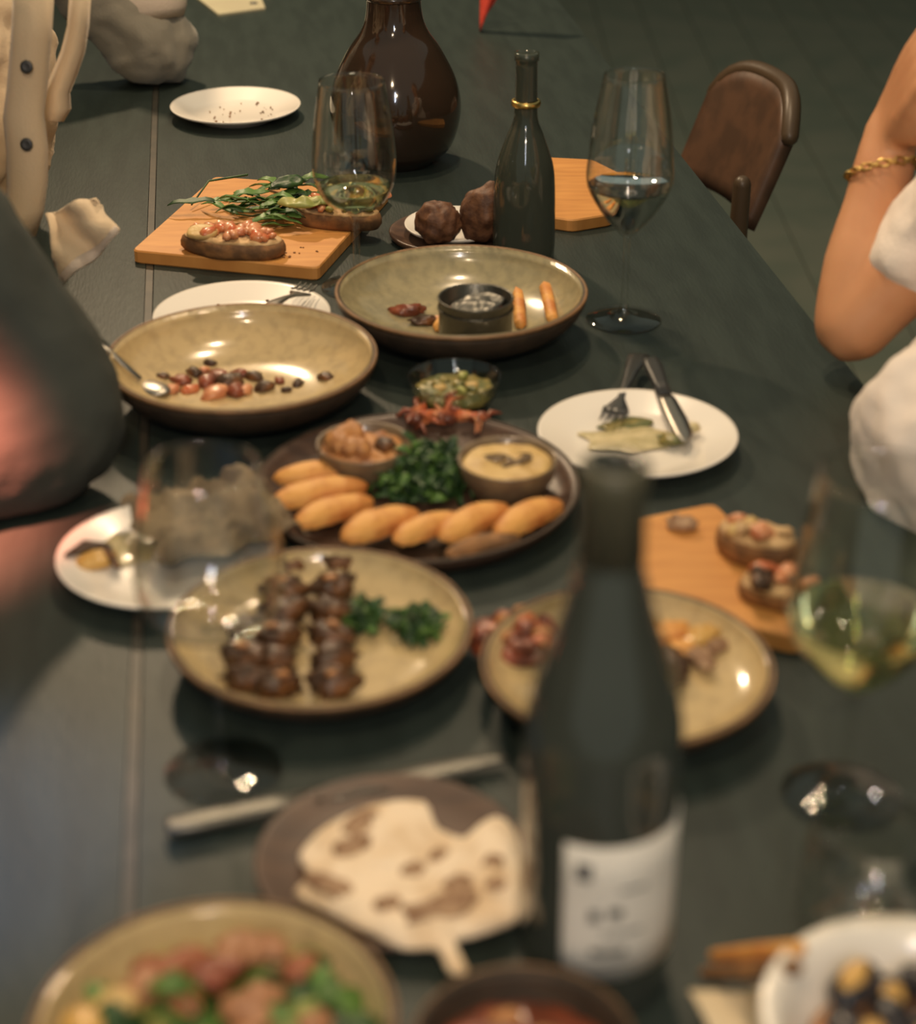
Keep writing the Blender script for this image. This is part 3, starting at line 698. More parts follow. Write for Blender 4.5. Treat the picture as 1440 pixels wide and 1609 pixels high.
# ------------------------------------------------------------------ samosa platter
PC = Vector((-0.032, 1.256, TT))
t = thing('wooden_platter', 'round dark wooden platter of golden pastries and dips', 'platter', PC)
obj('platter_body', *lathe([(0, 0), (.10, 0), (.112, .003), (.1235, .0165), (.1245, .0195), (.1215, .0200), (.117, .0155), (.110, .0085), (0, .0075)], 80), 'darkwood', t)
obj('rim_edge', *lathe([(.1222, .0196), (.1250, .0190), (.1254, .0202), (.1240, .0212), (.1222, .0208)], 80), 'clay', t)
def pastry(label, p0, p1, w, seed, m='pastry', lift=0):
    z = TT+.021+lift
    a, b = at(*p0, z), at(*p1, z); L = (b-a).length/2; rot = math.atan2(b.y-a.y, b.x-a.x)
    V, F = [], []; n, k = 22, 14
    for i in range(n+1):
        u = -1+2*i/n; rr = (1-abs(u)**2.3)**.55; bend = .0035*(1-u*u)
        for j in range(k):
            q = 2*math.pi*j/k; y = math.cos(q)*w*rr; zz = math.sin(q)*(w*.72)*rr
            if zz < 0: zz *= .75
            s = 1+.12*noise.noise(Vector((u*2+seed, math.cos(q), math.sin(q))))
            V.append((u*L, y*s+bend, zz*s))
    for i in range(n):
        for j in range(k):
            jj = (j+1) % k; F.append((i*k+j, i*k+jj, (i+1)*k+jj, (i+1)*k+j))
    t = thing('fried_pastry', label, 'pastry', tuple((a+b)/2), rot, 'golden fried pastries on the platter')
    t.rotation_euler = (R(8), 0, rot)
    obj('pastry_body', V, F, m, t)
    # crimped seam
    P = []
    for i in range(15):
        u = -0.86+1.72*i/14; rr = (1-abs(u)**2.3)**.55
        P.append((u*L, -w*rr*.97+.0035*(1-u*u), -.001+.0009*math.sin(i*2.2)))
    obj('crimped_seam', *tube(P, .0013, 6), m, t)
    return t
for i, (lb, a, b, w) in enumerate((
        ('topmost of the three pastries at the platter left', (428, 752), (576, 744), .0125),
        ('middle of the three pastries at the platter left', (424, 792), (580, 762), .0130),
        ('lowest of the three pastries at the platter left', (462, 826), (588, 786), .0125),
        ('plump pastry at the front left of the herbs', (536, 848), (660, 806), .0140),
        ('pastry directly in front of the herbs', (618, 852), (728, 812), .0115),
        ('pastry right of the front middle one, long and pale', (690, 848), (800, 796), .0130),
        ('rightmost pastry on the platter, by the bottle neck', (778, 842), (884, 790), .0125))):
    pastry(lb, a, b, w, i*3.1)
pastry('pastry at the platter front edge, coloured dark brown for shadow', (700, 872), (820, 846), .009, 30, 'crust', -.004)  # crust brown instead of golden pastry puts the shadow into its colour
# two ramekins
def ramekin(label, c, r, m):
    t = thing('ramekin', label, 'bowl', (c.x, c.y, TT+.0076))
    obj('ramekin_body', *lathe([(0, 0), (r*.62, 0), (r*.78, .004), (r*.95, .018), (r, .029), (r*.985, .0305), (r*.93, .029), (r*.88, .018), (r*.7, .008), (0, .007)], 56), m, t)
    return t
c1 = Vector((-.073, 1.289, 0)); c2 = Vector((.038, 1.262, 0))
M['ramek'] = mat('brown_stoneware', (0.20, 0.14, 0.08), 0.35, col2=(0.15, 0.10, 0.06), nscale=60, coat=.3)
r1 = ramekin('brown ramekin of orange spread at the back left of the platter', c1, .0375, 'ramek')
r2 = ramekin('brown ramekin of yellow dip at the back right of the platter', c2, .0385, 'ramek')
s = obj('orange_spread', *xf(slab(oval(0, 0, .033, .033, 0, 14, .03), .006, .005, 110, 4, .5), (0, 0, .019)), 'orange', r1)
for i in range(8):
    rr_ = random.Random(i+70); a = 1.9+i*.42
    obj('spread_lump', *blob(.011, .009, .008, .3, 2, i, 2), 'orange', r1, (.016*math.cos(a)-.004, .014*math.sin(a)+.004, .030), (0, 0, a))
obj('olive', *blob(.009, .009, .007, .1, 2, 3, 3), 'kofta', r1, (.016, -.002, .028))
obj('dip', *xf(slab(oval(0, 0, .0345, .0345, 0, 14, .02), .006, .003, 80, 6, .15), (0, 0, .021)), 'hummus', r2)
for i, (x, y, a, b) in enumerate(((-.010, .004, .010, .006), (.010, .002, .011, .008), (.002, -.006, .007, .004))):
    obj('oil_pool', *xf(slab(oval(0, 0, a, b, .3*i, 10, .2, i), .0015, .0004, 90, i, .2), (x, y, .0275)), 'oil', r2)
# herbs in the middle
def herb_heap(name, label, c, rx, ry, h, n, seed, m1='darkgreen', m2='green', size=(.010, .018), cat='herbs'):
    rnd = random.Random(seed); P = []
    for i in range(n):
        a = rnd.uniform(0, 6.28); q = math.sqrt(rnd.random()); zz = h*(1-q*q)*rnd.uniform(.3, 1)
        P.append(xf(leaf(rnd.uniform(*size), rnd.uniform(.003, .006), rnd.uniform(.2, 1.2), 2, i, 5), (rx*q*math.cos(a), ry*q*math.sin(a), zz), (rnd.uniform(-.9, .9), rnd.uniform(-.9, .4), rnd.uniform(0, 6.28))))
    k = int(len(P)*.7)
    o = obj(name, *merge(P[:k]), m1, None, c); tag(o, label, cat, None, 'stuff')
    o2 = obj('bright_leaves', *merge(P[k:]), m2, o); o2['kind'] = 'stuff'; o2['label'] = 'brighter green leaves in the heap'
    # a tender core keeps the heap solid
    obj('leaf_core', *blob(rx*.8, ry*.8, h*.6, .3, 3, seed, 3), m1, o)['kind'] = 'stuff'
    return o
herb_heap('herb_heap', 'heap of green herbs in the middle of the platter', at(668, 755, TT+.012), .040, .036, .026, 330, 2)
# red salad behind
t = thing('red_salad', 'shredded red salad at the back of the platter', 'salad', at(700, 668, TT+.012))
rnd = random.Random(8)
for i in range(26):
    x, y = rnd.uniform(-.030, .032), rnd.uniform(-.012, .012)
    obj('shred', *tube([(0, 0, 0), (.008, .003, .005), (.018, .002, .001)], [.0018, .0024, .001], 6), ('redsauce', 'tomato', 'ham', 'redsauce')[i % 4], t, (x, y, rnd.uniform(0, .014)), (rnd.uniform(-.4, .4), rnd.uniform(-.5, .5), rnd.uniform(0, 6.28)))
for i in range(5):
    obj('tomato_wedge', *blob(.009, .006, .006, .2, 2, i, 2), 'tomato' if i % 2 else 'redsauce', t, (-.024+i*.013, -.004+.004*(i % 2), .008))

# ------------------------------------------------------------------ kebab plate
rows = [(452, 888), (449, 925), (444, 962), (439, 1000), (434, 1038), (432, 1074)], [(527, 885), (526, 922), (524, 960), (522, 998), (522, 1036), (524, 1072)], [(392, 990), (388, 1030), (396, 1066)]
nm = ['middle', 'right', 'left']; ps = ['farthest', 'second farthest', 'third', 'fourth', 'fifth', 'nearest']
k = 0
for ri, row in enumerate(rows):
    for j, (px, py) in enumerate(row):
        rnd = random.Random(k); p = at(px+rnd.uniform(-4, 4), py, TT+.017)
        pos = ps[j] if len(row) == 6 else ['farthest', 'middle', 'nearest'][j]
        o = obj('grilled_kofta', *blob(.0155*rnd.uniform(.9, 1.1), .0115, .0095, .35, 2.4, k, 3), 'kofta', None, p, (rnd.uniform(-.2, .2), rnd.uniform(-.15, .15), rnd.uniform(-.25, .35)))
        tag(o, '%s dark grilled meat piece of the %s row on the kebab plate' % (pos, nm[ri]), 'grilled meat', 'grilled meat pieces on the kebab plate'); k += 1
        if (k % 2 == 0):
            g = obj('onion_slice', *blob(.005, .003, .0020, .2, 2, k, 2), 'orange', o, (rnd.uniform(-.004, .004), -.002, .0095))
herb_heap('parsley_sprig', 'parsley sprig at the right side of the kebab plate', at(655, 988, TT+.012), .017, .018, .010, 60, 4, size=(.008, .013))
herb_heap('parsley_sprig', 'parsley sprig touching the right row of grilled meat', at(574, 972, TT+.012), .013, .019, .009, 45, 6, size=(.008, .013))

# ------------------------------------------------------------------ stew plate behind bottle
t = thing('tomato_stew', 'heap of dark red stew at the left of the stew plate', 'stew', at(815, 1012, TT+.010))
obj('stew_base', *slab(oval(0, 0, .032, .032, 0, 14, .12, 4), .008, .006, 80, 4, .4), 'redsauce', t)
rnd = random.Random(31)
for i in range(16):
    a = rnd.uniform(0, 6.28); q = .026*math.sqrt(rnd.random()); s = rnd.uniform(.006, .010)
    obj('stew_chunk', *blob(s, s*.8, s*.6, .3, 2, i, 2), ('tomato', 'redsauce', 'orange', 'redsauce')[i % 4], t, (q*math.cos(a), q*math.sin(a), .012))
o0 = at(1062, 1018, TT+.010)
t = thing('roast_vegetables', 'golden and dark brown roast pieces at the right of the stew plate', 'food', o0)
for i, (px, py, a, b, m) in enumerate(((1010, 985, .016, .010, 'musselmeat'), (1050, 1000, .020, .012, 'pastry'), (1100, 1005, .018, .011, 'musselmeat'), (1020, 1030, .016, .010, 'kofta'), (1060, 1040, .020, .010, 'kofta'), (1100, 1032, .016, .008, 'char'), (1048, 1060, .014, .008, 'kofta'), (1075, 1020, .012, .008, 'pastry'), (1010, 950, .016, .008, 'hummus'), (1125, 1015, .010, .007, 'char'))):
    p = at(px, py, TT+.016)-o0
    obj('roast_piece', *blob(a*.9, b*.9, b*.7, .3, 2, i+3, 3), m, t, tuple(p), (0, 0, .4*i))

# ------------------------------------------------------------------ flatbread on dark plate
tag(obj('wooden_plate', *lathe([(0, 0), (.060, 0), (.068, .003), (.0755, .0095), (.0765, .0115), (.0740, .0115), (.066, .0065), (0, .006)], 64), 'darkwood', None, (-0.0375, 0.818, TT)), 'round dark wooden plate under the torn flatbread', 'plate')
ol = [(470, 1333), (515, 1285), (565, 1262), (620, 1250), (668, 1252), (688, 1290), (735, 1306), (785, 1275), (812, 1300), (820, 1370), (815, 1430), (765, 1455), (715, 1470), (735, 1512), (706, 1515), (685, 1480), (635, 1478), (575, 1450), (510, 1420), (462, 1392), (488, 1366)]
P_ = [at(x, y, TT+.018) for x, y in ol]; c = sum(P_, Vector())/len(P_)
t = thing('flatbread', 'pale torn flatbread with brown charred patches on the dark wooden plate', 'bread', (c.x, c.y, TT+.0105))
fb = obj('bread_sheet', *slab([(p.x-c.x, p.y-c.y) for p in P_], .0055, .0060, 65, 3, .5, 3), 'flat', t)
for i, (px, py, a, b, r_) in enumerate(((565, 1290, .013, .008, .9), (555, 1325, .012, .007, .3), (515, 1385, .013, .007, -.5), (535, 1402, .008, .005, 0), (650, 1362, .008, .006, .2), (700, 1420, .020, .008, .6), (660, 1428, .010, .006, -.2), (720, 1385, .009, .007, .5), (775, 1350, .006, .005, 0), (780, 1385, .006, .004, 0), (610, 1415, .007, .005, .3), (690, 1340, .006, .004, .4))):
    p = at(px, py, TT+.020)-c
    obj('charred_blister', *slab(oval(0, 0, a, b, r_, 10, .25, i), .0030, .0015, 150, i, .7), 'char', t, (p.x, p.y, .0062))

# ------------------------------------------------------------------ salad bowl content
SC = Vector((-.115, .650, TT))
t = thing('mixed_salad', 'mixed salad with tomatoes and green leaves in the lower left bowl', 'salad', SC)
obj('salad_bed', *xf(slab(oval(0, 0, .068, .068, 0, 16, .05), .012, .008, 50, 3, .5), (0, 0, .014)), 'darkgreen', t)
rnd = random.Random(77)
for i in range(90):
    a = rnd.uniform(0, 6.28); q = .066*math.sqrt(rnd.random()); x, y = q*math.cos(a), q*math.sin(a)
    obj('salad_leaf', *leaf(rnd.uniform(.022, .038), rnd.uniform(.006, .011), rnd.uniform(.3, 1), 2, i), ('green', 'darkgreen', 'green', 'palegreen')[i % 4] if i % 11 else 'palegreen', t, (x*.85, y*.85, rnd.uniform(.026, .036)), (rnd.uniform(-.5, .5), rnd.uniform(-.5, .2), rnd.uniform(0, 6.28)))
for i, (px, py, m, a, b) in enumerate(((255, 1505, 'salad_red', .016, .009), (290, 1490, 'salad_red', .013, .008), (225, 1530, 'salad_pink', .014, .009), (360, 1480, 'salad_pink', .014, .009), (390, 1470, 'salad_pink', .012, .008), (425, 1470, 'salad_pink', .010, .007), (320, 1520, 'redsauce', .014, .008), (395, 1560, 'salad_pink', .016, .011), (400, 1595, 'salad_pink', .014, .011), (490, 1590, 'salad_pink', .010, .009), (100, 1595, 'musselmeat', .014, .010), (285, 1550, 'salad_red', .012, .007), (340, 1500, 'redsauce', .014, .007), (180, 1500+60, 'hummus', .012, .009), (470, 1500, 'salad_red', .010, .007))):
    p = at(px, py, TT+.052)-SC
    q = math.hypot(p.x, p.y)
    if q > .062: p.x *= .062/q; p.y *= .062/q
    obj('tomato_wedge' if m in ('salad_red', 'redsauce') else 'salad_chunk', *blob(a, b, b*.8, .2, 2, i, 3), m, t, (p.x, p.y, .044), (0, 0, .5*i))
t = thing('dark_stew', 'dark reddish stew filling the small brown-rimmed bowl', 'stew', (0.031, 0.643, TT))
obj('stew_surface', *xf(slab(oval(0, 0, .045, .045, 0, 16, .01), .006, .003, 70, 4, .2), (0, 0, .022)), 'redsauce', t)
for i in range(7):
    rnd = random.Random(i+9); a = i*2.4; q = .03*math.sqrt(rnd.random())
    obj('stew_chunk', *blob(.008, .006, .004, .3, 2, i, 2), 'orange' if i % 3 == 0 else 'redsauce', t, (q*math.cos(a), q*math.sin(a), .029))

# ------------------------------------------------------------------ lower right: white bowl with mussels, tumbler, napkin, breadsticks
WC = Vector((.215, .645, TT))
t = thing('white_bowl', 'white porcelain bowl of mussels in the lower right corner', 'bowl', WC)
obj('bowl_body', *lathe([(0, 0), (.036, 0), (.040, .003), (.058, .022), (.068, .044), (.0735, .052), (.0735, .054), (.066, .0515), (.060, .042), (.050, .022), (.034, .008), (0, .006)], 72), 'white', t)
ms = thing('mussel_heap', 'dark mussels with golden meat heaped in the white bowl', 'mussels', WC)
obj('broth', *xf(slab(oval(0, 0, .050, .050, 0, 14, .01), .004, .001, 60, 2, .1), (0, 0, .026)), 'orange', ms)
rnd = random.Random(55)
for i in range(16):
    a = i*2.4; q = .042*math.sqrt((i+.5)/16)
    sh = obj('mussel', *blob(.017, .010, .008, .05, 1.5, i, 3), 'mussel', ms, (q*math.cos(a), q*math.sin(a), .037+.004*(i % 3)), (rnd.uniform(-.5, .5), rnd.uniform(-.4, .4), rnd.uniform(0, 6.28)))
    if i % 2 == 0: obj('mussel_meat', *blob(.010, .006, .004, .2, 2, i, 2), 'musselmeat', sh, (0, 0, .0075))
o0 = at(1290, 1590, TT)
tag(obj('cloth_napkin', *crumple(.070, .055, .016, 2, fr=16), 'creamnapkin', None, at(1205, 1640, TT+.001), (0, 0, .2)), 'cream cloth napkin beside the white bowl', 'napkin')
for i, (a, b, lb) in enumerate((((1125, 1502, TT+.012), (1255, 1490, TT+.055), 'upper breadstick leaning on the white bowl'), ((1110, 1530, TT+.008), (1250, 1520, TT+.055), 'lower breadstick leaning on the white bowl'))):
    a, b = at(*a), at(*b)
    tag(obj('breadstick', *tube([Vector(), (b-a)*.5, (b-a)], [.0035, .0045, .004], 10), 'pastry' if i == 0 else 'crust', None, a), lb, 'breadstick')
t = thing('stemless_glass', 'empty stemless glass behind the white bowl', 'glass', at(1352, 1500))
obj('glass_body', *lathe([(0, 0), (.022, 0), (.030, .006), (.0375, .026), (.0385, .042), (.036, .062), (.0305, .085), (.0293, .085), (.0348, .061), (.0372, .042), (.036, .027), (.028, .010), (0, .008)], 56), 'glass', t)

# ------------------------------------------------------------------ menu, red cloth far away
c = at(360, 4, TT)
mp = [at(300, -8), at(343, 26), at(417, 16), at(400, -30)]; c = sum(mp, Vector())/4
t = thing('menu_clipboard', 'pale menu card on the far left of the table', 'menu', (c.x, c.y, TT))
obj('card', *prism([(p.x-c.x, p.y-c.y) for p in mp], 0.0, .004, .0005), 'paper', t, smooth=False)
cp = at(402, 12)-c
obj('clip_hole', *lathe([(.003, 0), (.006, 0), (.006, .0055), (.003, .0055)], 20), 'darksteel', t, (cp.x-.004, cp.y+.01, 0))
knife('small knife beside the far menu card', at(418, -8, TT+.003), at(470, -20, TT+.003))
# red cloth: a corner of a folded napkin hanging from a dark wine bucket's edge
c0 = at(768, 50, TT)
G = []
for i in range(12):
    u = i/11; row = []
    for j in range(9):
        v = j/8
        pt = atY(755+u*0+ (760-755)*0 + v*(78*(1-u)**.8), -95+u*147-v*20*u, c0.y)
        pt.x += 0; pt.y += .010*math.sin(v*7+u*2)
        row.append(pt-c0)
    G.append(row)
tag(obj('red_napkin', *sheet(G, .002), 'red', None, c0), 'red folded napkin standing at the far end of the table', 'napkin')

# ------------------------------------------------------------------ chairs
def chair(label, loc, rotz, group='dark wooden chairs', arc=62):
    t = thing('dining_chair', label, 'chair', loc, rotz, group)
    # sitter faces local -x; backrest at +x
    obj('seat', *xf(slab(oval(0, 0, .20, .20, 0, 16, 0), .035, 0, 1, 0, .15), (0, 0, .43)), 'leather', t)
    G = []
    for i in range(17):
        a = R(-arc+2*arc*i/16); row = []
        for j in range(9):
            v = j/8; top = 1-((i-8)/8)**4*.28
            row.append((.19*math.cos(a)+.02+.05*v, .20*math.sin(a), min(.62+.16*v*top, 2)))
        G.append(row)
    obj('backrest', *sheet(G, .022), 'leather', t)
    P = [tuple(Vector(r[-1])) for r in G]
    obj('top_rail', *tube(P, .012, 10), 'chairwood', t)
    for sx, sy in ((-1, -1), (-1, 1), (1, -1), (1, 1)):
        obj('leg', *tube([(sx*.15, sy*.14, .43), (sx*.19, sy*.18, .0)], [.016, .011], 10), 'chairwood', t)
    for sy in (-1, 1):
        obj('back_post', *tube([(.15, sy*.14, .43), (.14, sy*.165, .70)], [.014, .011], 10), 'chairwood', t)
    return t
chair('brown leather chair standing empty at the right table side', (0.165, 2.30, 0), R(18), arc=33)
chair('brown chair under the person in the white T-shirt', (0.72, 1.42, 0), R(0))
chair('brown chair under the person in the cream shirt', (-0.80, 1.86, 0), R(180))
chair('brown chair under the person in the grey shirt', (-0.90, 2.55, 0), R(180))
chair('brown chair under the person in the black jacket', (-0.86, 1.12, 0), R(180))

# ------------------------------------------------------------------ people
def person(label, pelvis, chest, neck, head, face, arms, skin, shirtm, hairm='hair', sleeve=('short', 'short'), trous='blackcloth', knees=None, gap=.012, fold=.012, torso_r=(.125, .135, .12), name='person', extra=(), fscale=.07):
    """joints in world metres; arms: [(shoulder, elbow, wrist, fingertip), ...]"""
    base = Vector((pelvis[0], pelvis[1], 0))
    t = thing(name, label, 'person', tuple(base))
    L = lambda p: Vector(p)-base
    pel, ch, nk, hd = L(pelvis), L(chest), L(neck), L(head); f = Vector(face).normalized(); sd = f.cross(Vector((0, 0, 1))).normalized(); up = sd.cross(f)
    parts = [chain([(pel, torso_r[0]-.01), ((pel+ch)/2, torso_r[1]-.02), (ch, torso_r[2]-.01), (nk-Vector((0, 0, .05)), .06)])]
    parts.append(chain([(nk-Vector((0, 0, .06)), .055), (nk, .050), (hd-up*.06, .05)]))
    # head: cranium, jaw, nose, ears
    parts.append(xf(blob(.074, .088, .10, 0, 1, 0, 3), tuple(hd+up*.03), (0, 0, math.atan2(f.y, f.x)-math.pi/2)))
    parts.append(chain([(hd-up*.02, .066), (hd-up*.065+f*.030, .045)]))
    parts.append(tube([hd+f*.083+up*.012, hd+f*.104-up*.020], [.007, .012], 8))
    for s in (-1, 1): parts.append(xf(blob(.010, .018, .028, 0, 1, 0, 2), tuple(hd+sd*s*.076), (0, 0, math.atan2(f.y, f.x)-math.pi/2)))
    sh = [chain([(pel, torso_r[0]+gap), ((pel+ch)/2, torso_r[1]+gap), (ch, torso_r[2]+gap), (nk-Vector((0, 0, .06)), .075)])]
    if extra: sh.append(chain([(L(a), b) for a, b in extra]))
    kn = knees or [pel+f*.42-sd*.10+Vector((0, 0, 0)), pel+f*.42+sd*.10]
    kn = [Vector((k.x, k.y, pel.z+.0)) for k in kn]
    for i, (S_, E_, W_, T_) in enumerate(arms):
        S_, E_, W_, T_ = L(S_), L(E_), L(W_), L(T_)
        parts.append(chain([(ch+(S_-ch)*.5, .075), (S_, .058), ((S_+E_)/2, .040), (E_+(S_-E_)*.12, .033), (E_, .031), (E_+(W_-E_)*.3, .035), (E_+(W_-E_)*.7, .028), (W_, .024)], 8))
        hd_ = (T_-W_).normalized(); HL = .185
        pn = hd_.cross(f if abs(hd_.dot(f)) < .8 else Vector((0, 0, 1))).normalized(); ps_ = hd_.cross(pn).normalized()
        # palm
        for q in (-.024, -.008, .008, .024):
            parts.append(chain([(W_+hd_*.005+pn*q*.5, .018), (W_+hd_*.05+pn*q, .0150), (W_+hd_*.088+pn*q*1.15, .0120)], 4, 10))
            fl_ = {-.024: .058, -.008: .074, .008: .080, .024: .072}[q]; b0_ = W_+hd_*.09+pn*q*1.2
            parts.append(chain([(b0_, .0098), (b0_+hd_*fl_*.4+ps_*.004, .0092), (b0_+hd_*fl_*.72+ps_*.018, .0082), (b0_+hd_*fl_*.9+ps_*.036, .0072)], 4, 10))
        tb_ = W_+hd_*.03+pn*.026
        parts.append(chain([(tb_, .0135), (tb_+hd_*.030+pn*.022+ps_*.012, .0110), (tb_+hd_*.062+pn*.030+ps_*.020, .0088)], 4, 10))
        if sleeve[i] == 'tee': e = S_+(E_-S_)*.68; sh.append(chain([(ch+(S_-ch)*.4, .085), (S_, .068), (S_+(E_-S_)*.5, .056), (e, .050)], 8))
        elif sleeve[i] == 'short': e = S_+(E_-S_)*.50; sh.append(chain([(ch+(S_-ch)*.4, .09), (S_, .072), (e, .062)], 8))
        elif sleeve[i] == 'long': sh.append(chain([(ch+(S_-ch)*.4, .09), (S_, .074), ((S_+E_)/2, .064), (E_, .056), ((E_+W_)/2, .052), (W_+(E_-W_)*.10, .042)], 8))
        elif sleeve[i] == 'rolled': sh.append(chain([(ch+(S_-ch)*.4, .09), (S_, .072), ((S_+E_)/2, .062), (E_, .056), (E_+(W_-E_)*.10, .050)], 8))
    for k in kn:
        parts.append(chain([(pel, .09), (k, .055), (k+Vector((0, 0, -.42)), .045)], 6))
    b = obj('body', *merge(parts), skin, t); voxel(b, .0055, 4)
    s = obj('shirt', *merge(sh), shirtm, t); voxel(s, .006, 3, fold, fscale)
    tr = obj('trousers', *merge([chain([(pel, .135), (pel+(k-pel)*.5, .085), (k, .072), (k+Vector((0, 0, -.38)), .060)], 6) for k in kn]), trous, t); voxel(tr, .010, 4, .01, .08)
    for k in kn: obj('shoe', *xf(blob(.05, .13, .045, .05, 1, 1, 3, .6), tuple(k+f*.05+Vector((0, 0, .029-k.z))), (0, 0, math.atan2(f.y, f.x)-math.pi/2)), 'button', t)
    obj('hair', *xf(blob(.086, .100, .098, .05, 3, 2, 3), tuple(hd+up*.052-f*.022), (0, 0, math.atan2(f.y, f.x)-math.pi/2)), hairm, t)
    for q in (-1, 1): obj('eye', *blob(.011, .011, .009, 0, 1, 0, 2), 'eye', t, tuple(hd+f*.080+sd*q*.030+up*.016))
    obj('mouth', *xf(blob(.022, .007, .006, 0, 1, 0, 2), tuple(hd+f*.079-up*.048), (0, 0, math.atan2(f.y, f.x)-math.pi/2)), 'lip', t)
    return t

# right: white T-shirt, elbow on the table, hand under the chin
E_ = at(1336, 515, TT+.045)
W_ = atY(1402, 205, E_.y+.10)
T_ = atY(1490, 30, E_.y+.02)
S_r = atY(1750, 130, 1.50)
pr = person('person in a white T-shirt, bare forearm raised, elbow at the table edge', (.72, 1.36, .50), (.55, 1.36, .90), (.52, 1.40, 1.12), (.50, 1.42, 1.27), (-1, .15, -.1),
            [(S_r, E_, W_, T_), ((.56, 1.20, 1.0), (.64, 1.10, .78), (.56, 1.16, .66), (.50, 1.22, .62))], 'skin', 'tee', sleeve=('tee', 'short'), knees=None, torso_r=(.15, .17, .13), fold=.030, fscale=.06, extra=[((.50, 1.30, .80), .13), ((.42, 1.28, .80), .115), ((.385, 1.27, .80), .085)])
prb = Vector((.72, 1.36, 0))
# chain bracelet
wc = E_+(W_-E_)*.80; ax = (W_-E_).normalized(); u_ = ax.cross(Vector((0, 1, 0))).normalized(); v_ = ax.cross(u_)
br = bpy.data.objects.new('chain_bracelet', None); COL.objects.link(br); br.parent = pr; br.location = wc-prb
br['label'] = 'gold chain bracelet on the raised wrist'
lk = None
for i in range(26):
    a = 2*math.pi*i/26; rr = .0335; p = (u_*math.cos(a)+v_*math.sin(a))*rr*.9+ax*(-.012*math.cos(a))
    q = [p+(u_*(-math.sin(a))+v_*math.cos(a))*.0055*math.cos(b_)+(ax if i % 2 else (u_*math.cos(a)+v_*math.sin(a)))*.003*math.sin(b_) for b_ in [2*math.pi*k/8 for k in range(9)]]
    obj('chain_link', *tube(q, .0011, 6), 'gold', br)
# shirt bunched over the lap at the table edge
lap = atY(1395, 770, 1.30)

# left: cream shirt
pl = person('person in an open cream button shirt on the left', (-.74, 1.90, .50), (-.56, 1.86, .93), (-.60, 1.86, 1.17), (-.60, 1.84, 1.33), (.8, -.6, -.1),
            [((-.60, 2.00, 1.06), (-.66, 2.06, .82), (-.60, 1.98, .62), (-.56, 1.92, .58)), ((-.62, 1.70, 1.08), (-.60, 1.60, .86), (-.62, 1.66, .66), (-.62, 1.76, .60))], 'skin_brown', 'shirt', torso_r=(.13, .15, .14), sleeve=('long', 'long'), fold=.035, fscale=.05)
plb = Vector((-.74, 1.90, 0))
# placket with buttons, following the shirt front
def at_left(px, py, Y): return atY(px, py, Y)-plb
G = []
edge = [(84, -20), (80, 60), (74, 130), (68, 175), (74, 230), (74, 285), (68, 330), (55, 370)]
for (ex, ey) in edge:
    G.append([at_left(ex-62+62*j/5, ey+2*(5-j), 1.685-.012*math.sin(j/5*3.14)+.004*math.sin(ey*.05)) for j in range(6)])
obj('placket', *sheet(G, .003), 'shirt', pl)
for (bx, by) in ((42, 105), (42, 227)):
    p = at_left(bx, by, 1.668)
    obj('button', *lathe([(0, 0), (.0055, 0), (.006, .001), (.0055, .002), (.003, .0015), (0, .0015)], 20), 'button', pl, tuple(p), (R(75), 0, 0))
# loose shirt front edge hanging beside the placket
G = []
for (x0, x1, py) in ((112, 142, -20), (108, 138, 40), (98, 132, 80), (84, 120, 115), (72, 108, 145), (70, 110, 170), (72, 98, 190)):
    G.append([at_left(x0+(x1-x0)*j/5, py, 1.73-.018*math.sin(j/5*3.14)) for j in range(6)])
obj('open_shirt_front', *sheet(G, .003), 'shirt', pl)
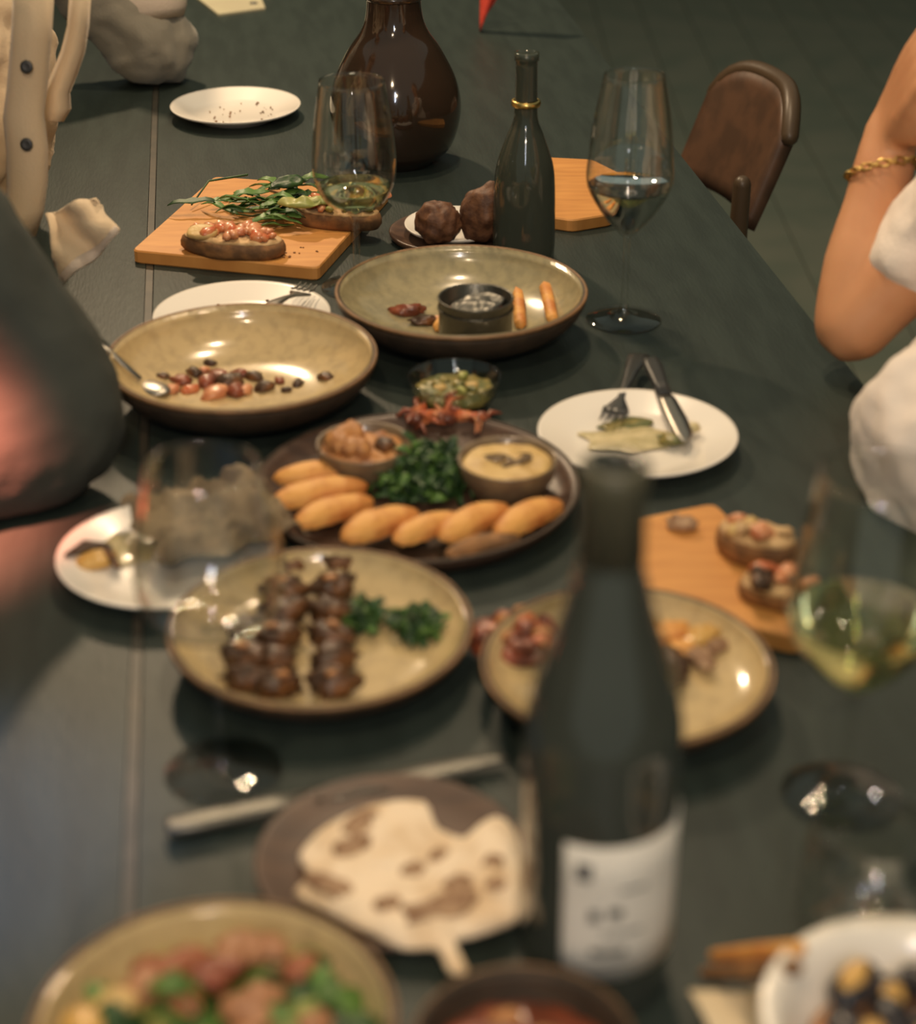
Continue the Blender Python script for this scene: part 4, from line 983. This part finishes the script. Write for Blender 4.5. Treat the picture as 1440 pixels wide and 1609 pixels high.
# hem flap over the table edge
G = []
for i in range(12):
    u = i/11; row = []
    a = Vector((72, 335)); b = Vector((150, 308)); c_ = Vector((95, 450)); d_ = Vector((187, 367))
    for j in range(10):
        v = j/9; q = (a*(1-v)+b*v)*(1-u)+(c_*(1-v)+d_*v)*u
        row.append(at_left(q.x+3*math.sin(u*9), q.y+4*math.sin(v*8+u*3), 1.66-.02*u+.020*math.sin(v*9-u*4)*(.9-u*.5)+.006*noise.noise(Vector((u*6, v*6, 3)))))
    G.append(row)
sf = obj('shirt_tail', *sheet(G, .0025), 'shirt', pl)
hm = [[p+Vector((0, -.003, 0)) for p in row] for row in G[9:]]
obj('hem', *sheet(hm, .003), 'cuff', sf)

# far left: grey rolled sleeve, elbow on the table
Eg = at(238, 72, TT+.050)
pg = person('person in a grey shirt with rolled cuff leaning on the table', (-.86, 2.62, .50), (-.70, 2.60, .95), (-.68, 2.60, 1.17), (-.66, 2.60, 1.33), (1, -.2, -.1),
            [((-.62, 2.47, 1.06), Eg, atY(200, -150, 2.50), atY(250, -290, 2.52)), ((-.74, 2.78, 1.06), (-.80, 2.86, .80), (-.72, 2.80, .62), (-.64, 2.74, .60))], 'skin_brown', 'greyshirt', sleeve=('rolled', 'rolled'), fold=.022, fscale=.05)
pgb = Vector((-.86, 2.62, 0)); 
Wg = atY(200, -150, 2.50); d_ = (Wg-Eg).normalized(); cc = Eg+d_*.045
cuffP = []
x_ = d_.cross(Vector((0, 1, 0))).normalized(); y_ = d_.cross(x_)
for rr_, zz_ in ((.050, -.012), (.056, .0), (.060, .018), (.056, .026), (.050, .022), (.048, 0)):
    cuffP.append([cc-pgb+d_*zz_+(x_*math.cos(a)+y_*math.sin(a))*rr_*(1+.05*math.sin(a*3)) for a in [2*math.pi*k/32 for k in range(32)]])
V, F = [], []
for r_ in cuffP: V += r_
for i in range(6):
    for k in range(32): F.append((i*32+k, i*32+(k+1) % 32, ((i+1) % 6)*32+(k+1) % 32, ((i+1) % 6)*32+k))
cf = obj('rolled_cuff', V, F, 'cuff', pg); cf['label'] = 'pale turned-up cuff'

# near left: black jacket
pk = person('person in a black jacket at the near left table side', (-.80, 1.10, .50), (-.68, 1.14, .95), (-.66, 1.14, 1.17), (-.64, 1.14, 1.33), (1, .1, -.1),
            [((-.50, 1.37, 1.10), at(82, 655, TT+.062), (-.50, 1.16, .80), (-.60, 1.10, .79)), ((-.64, .98, 1.06), (-.68, .86, .84), (-.62, .98, .66), (-.58, 1.08, .62))], 'skin', 'blackcloth', sleeve=('long', 'long'), fold=.015)
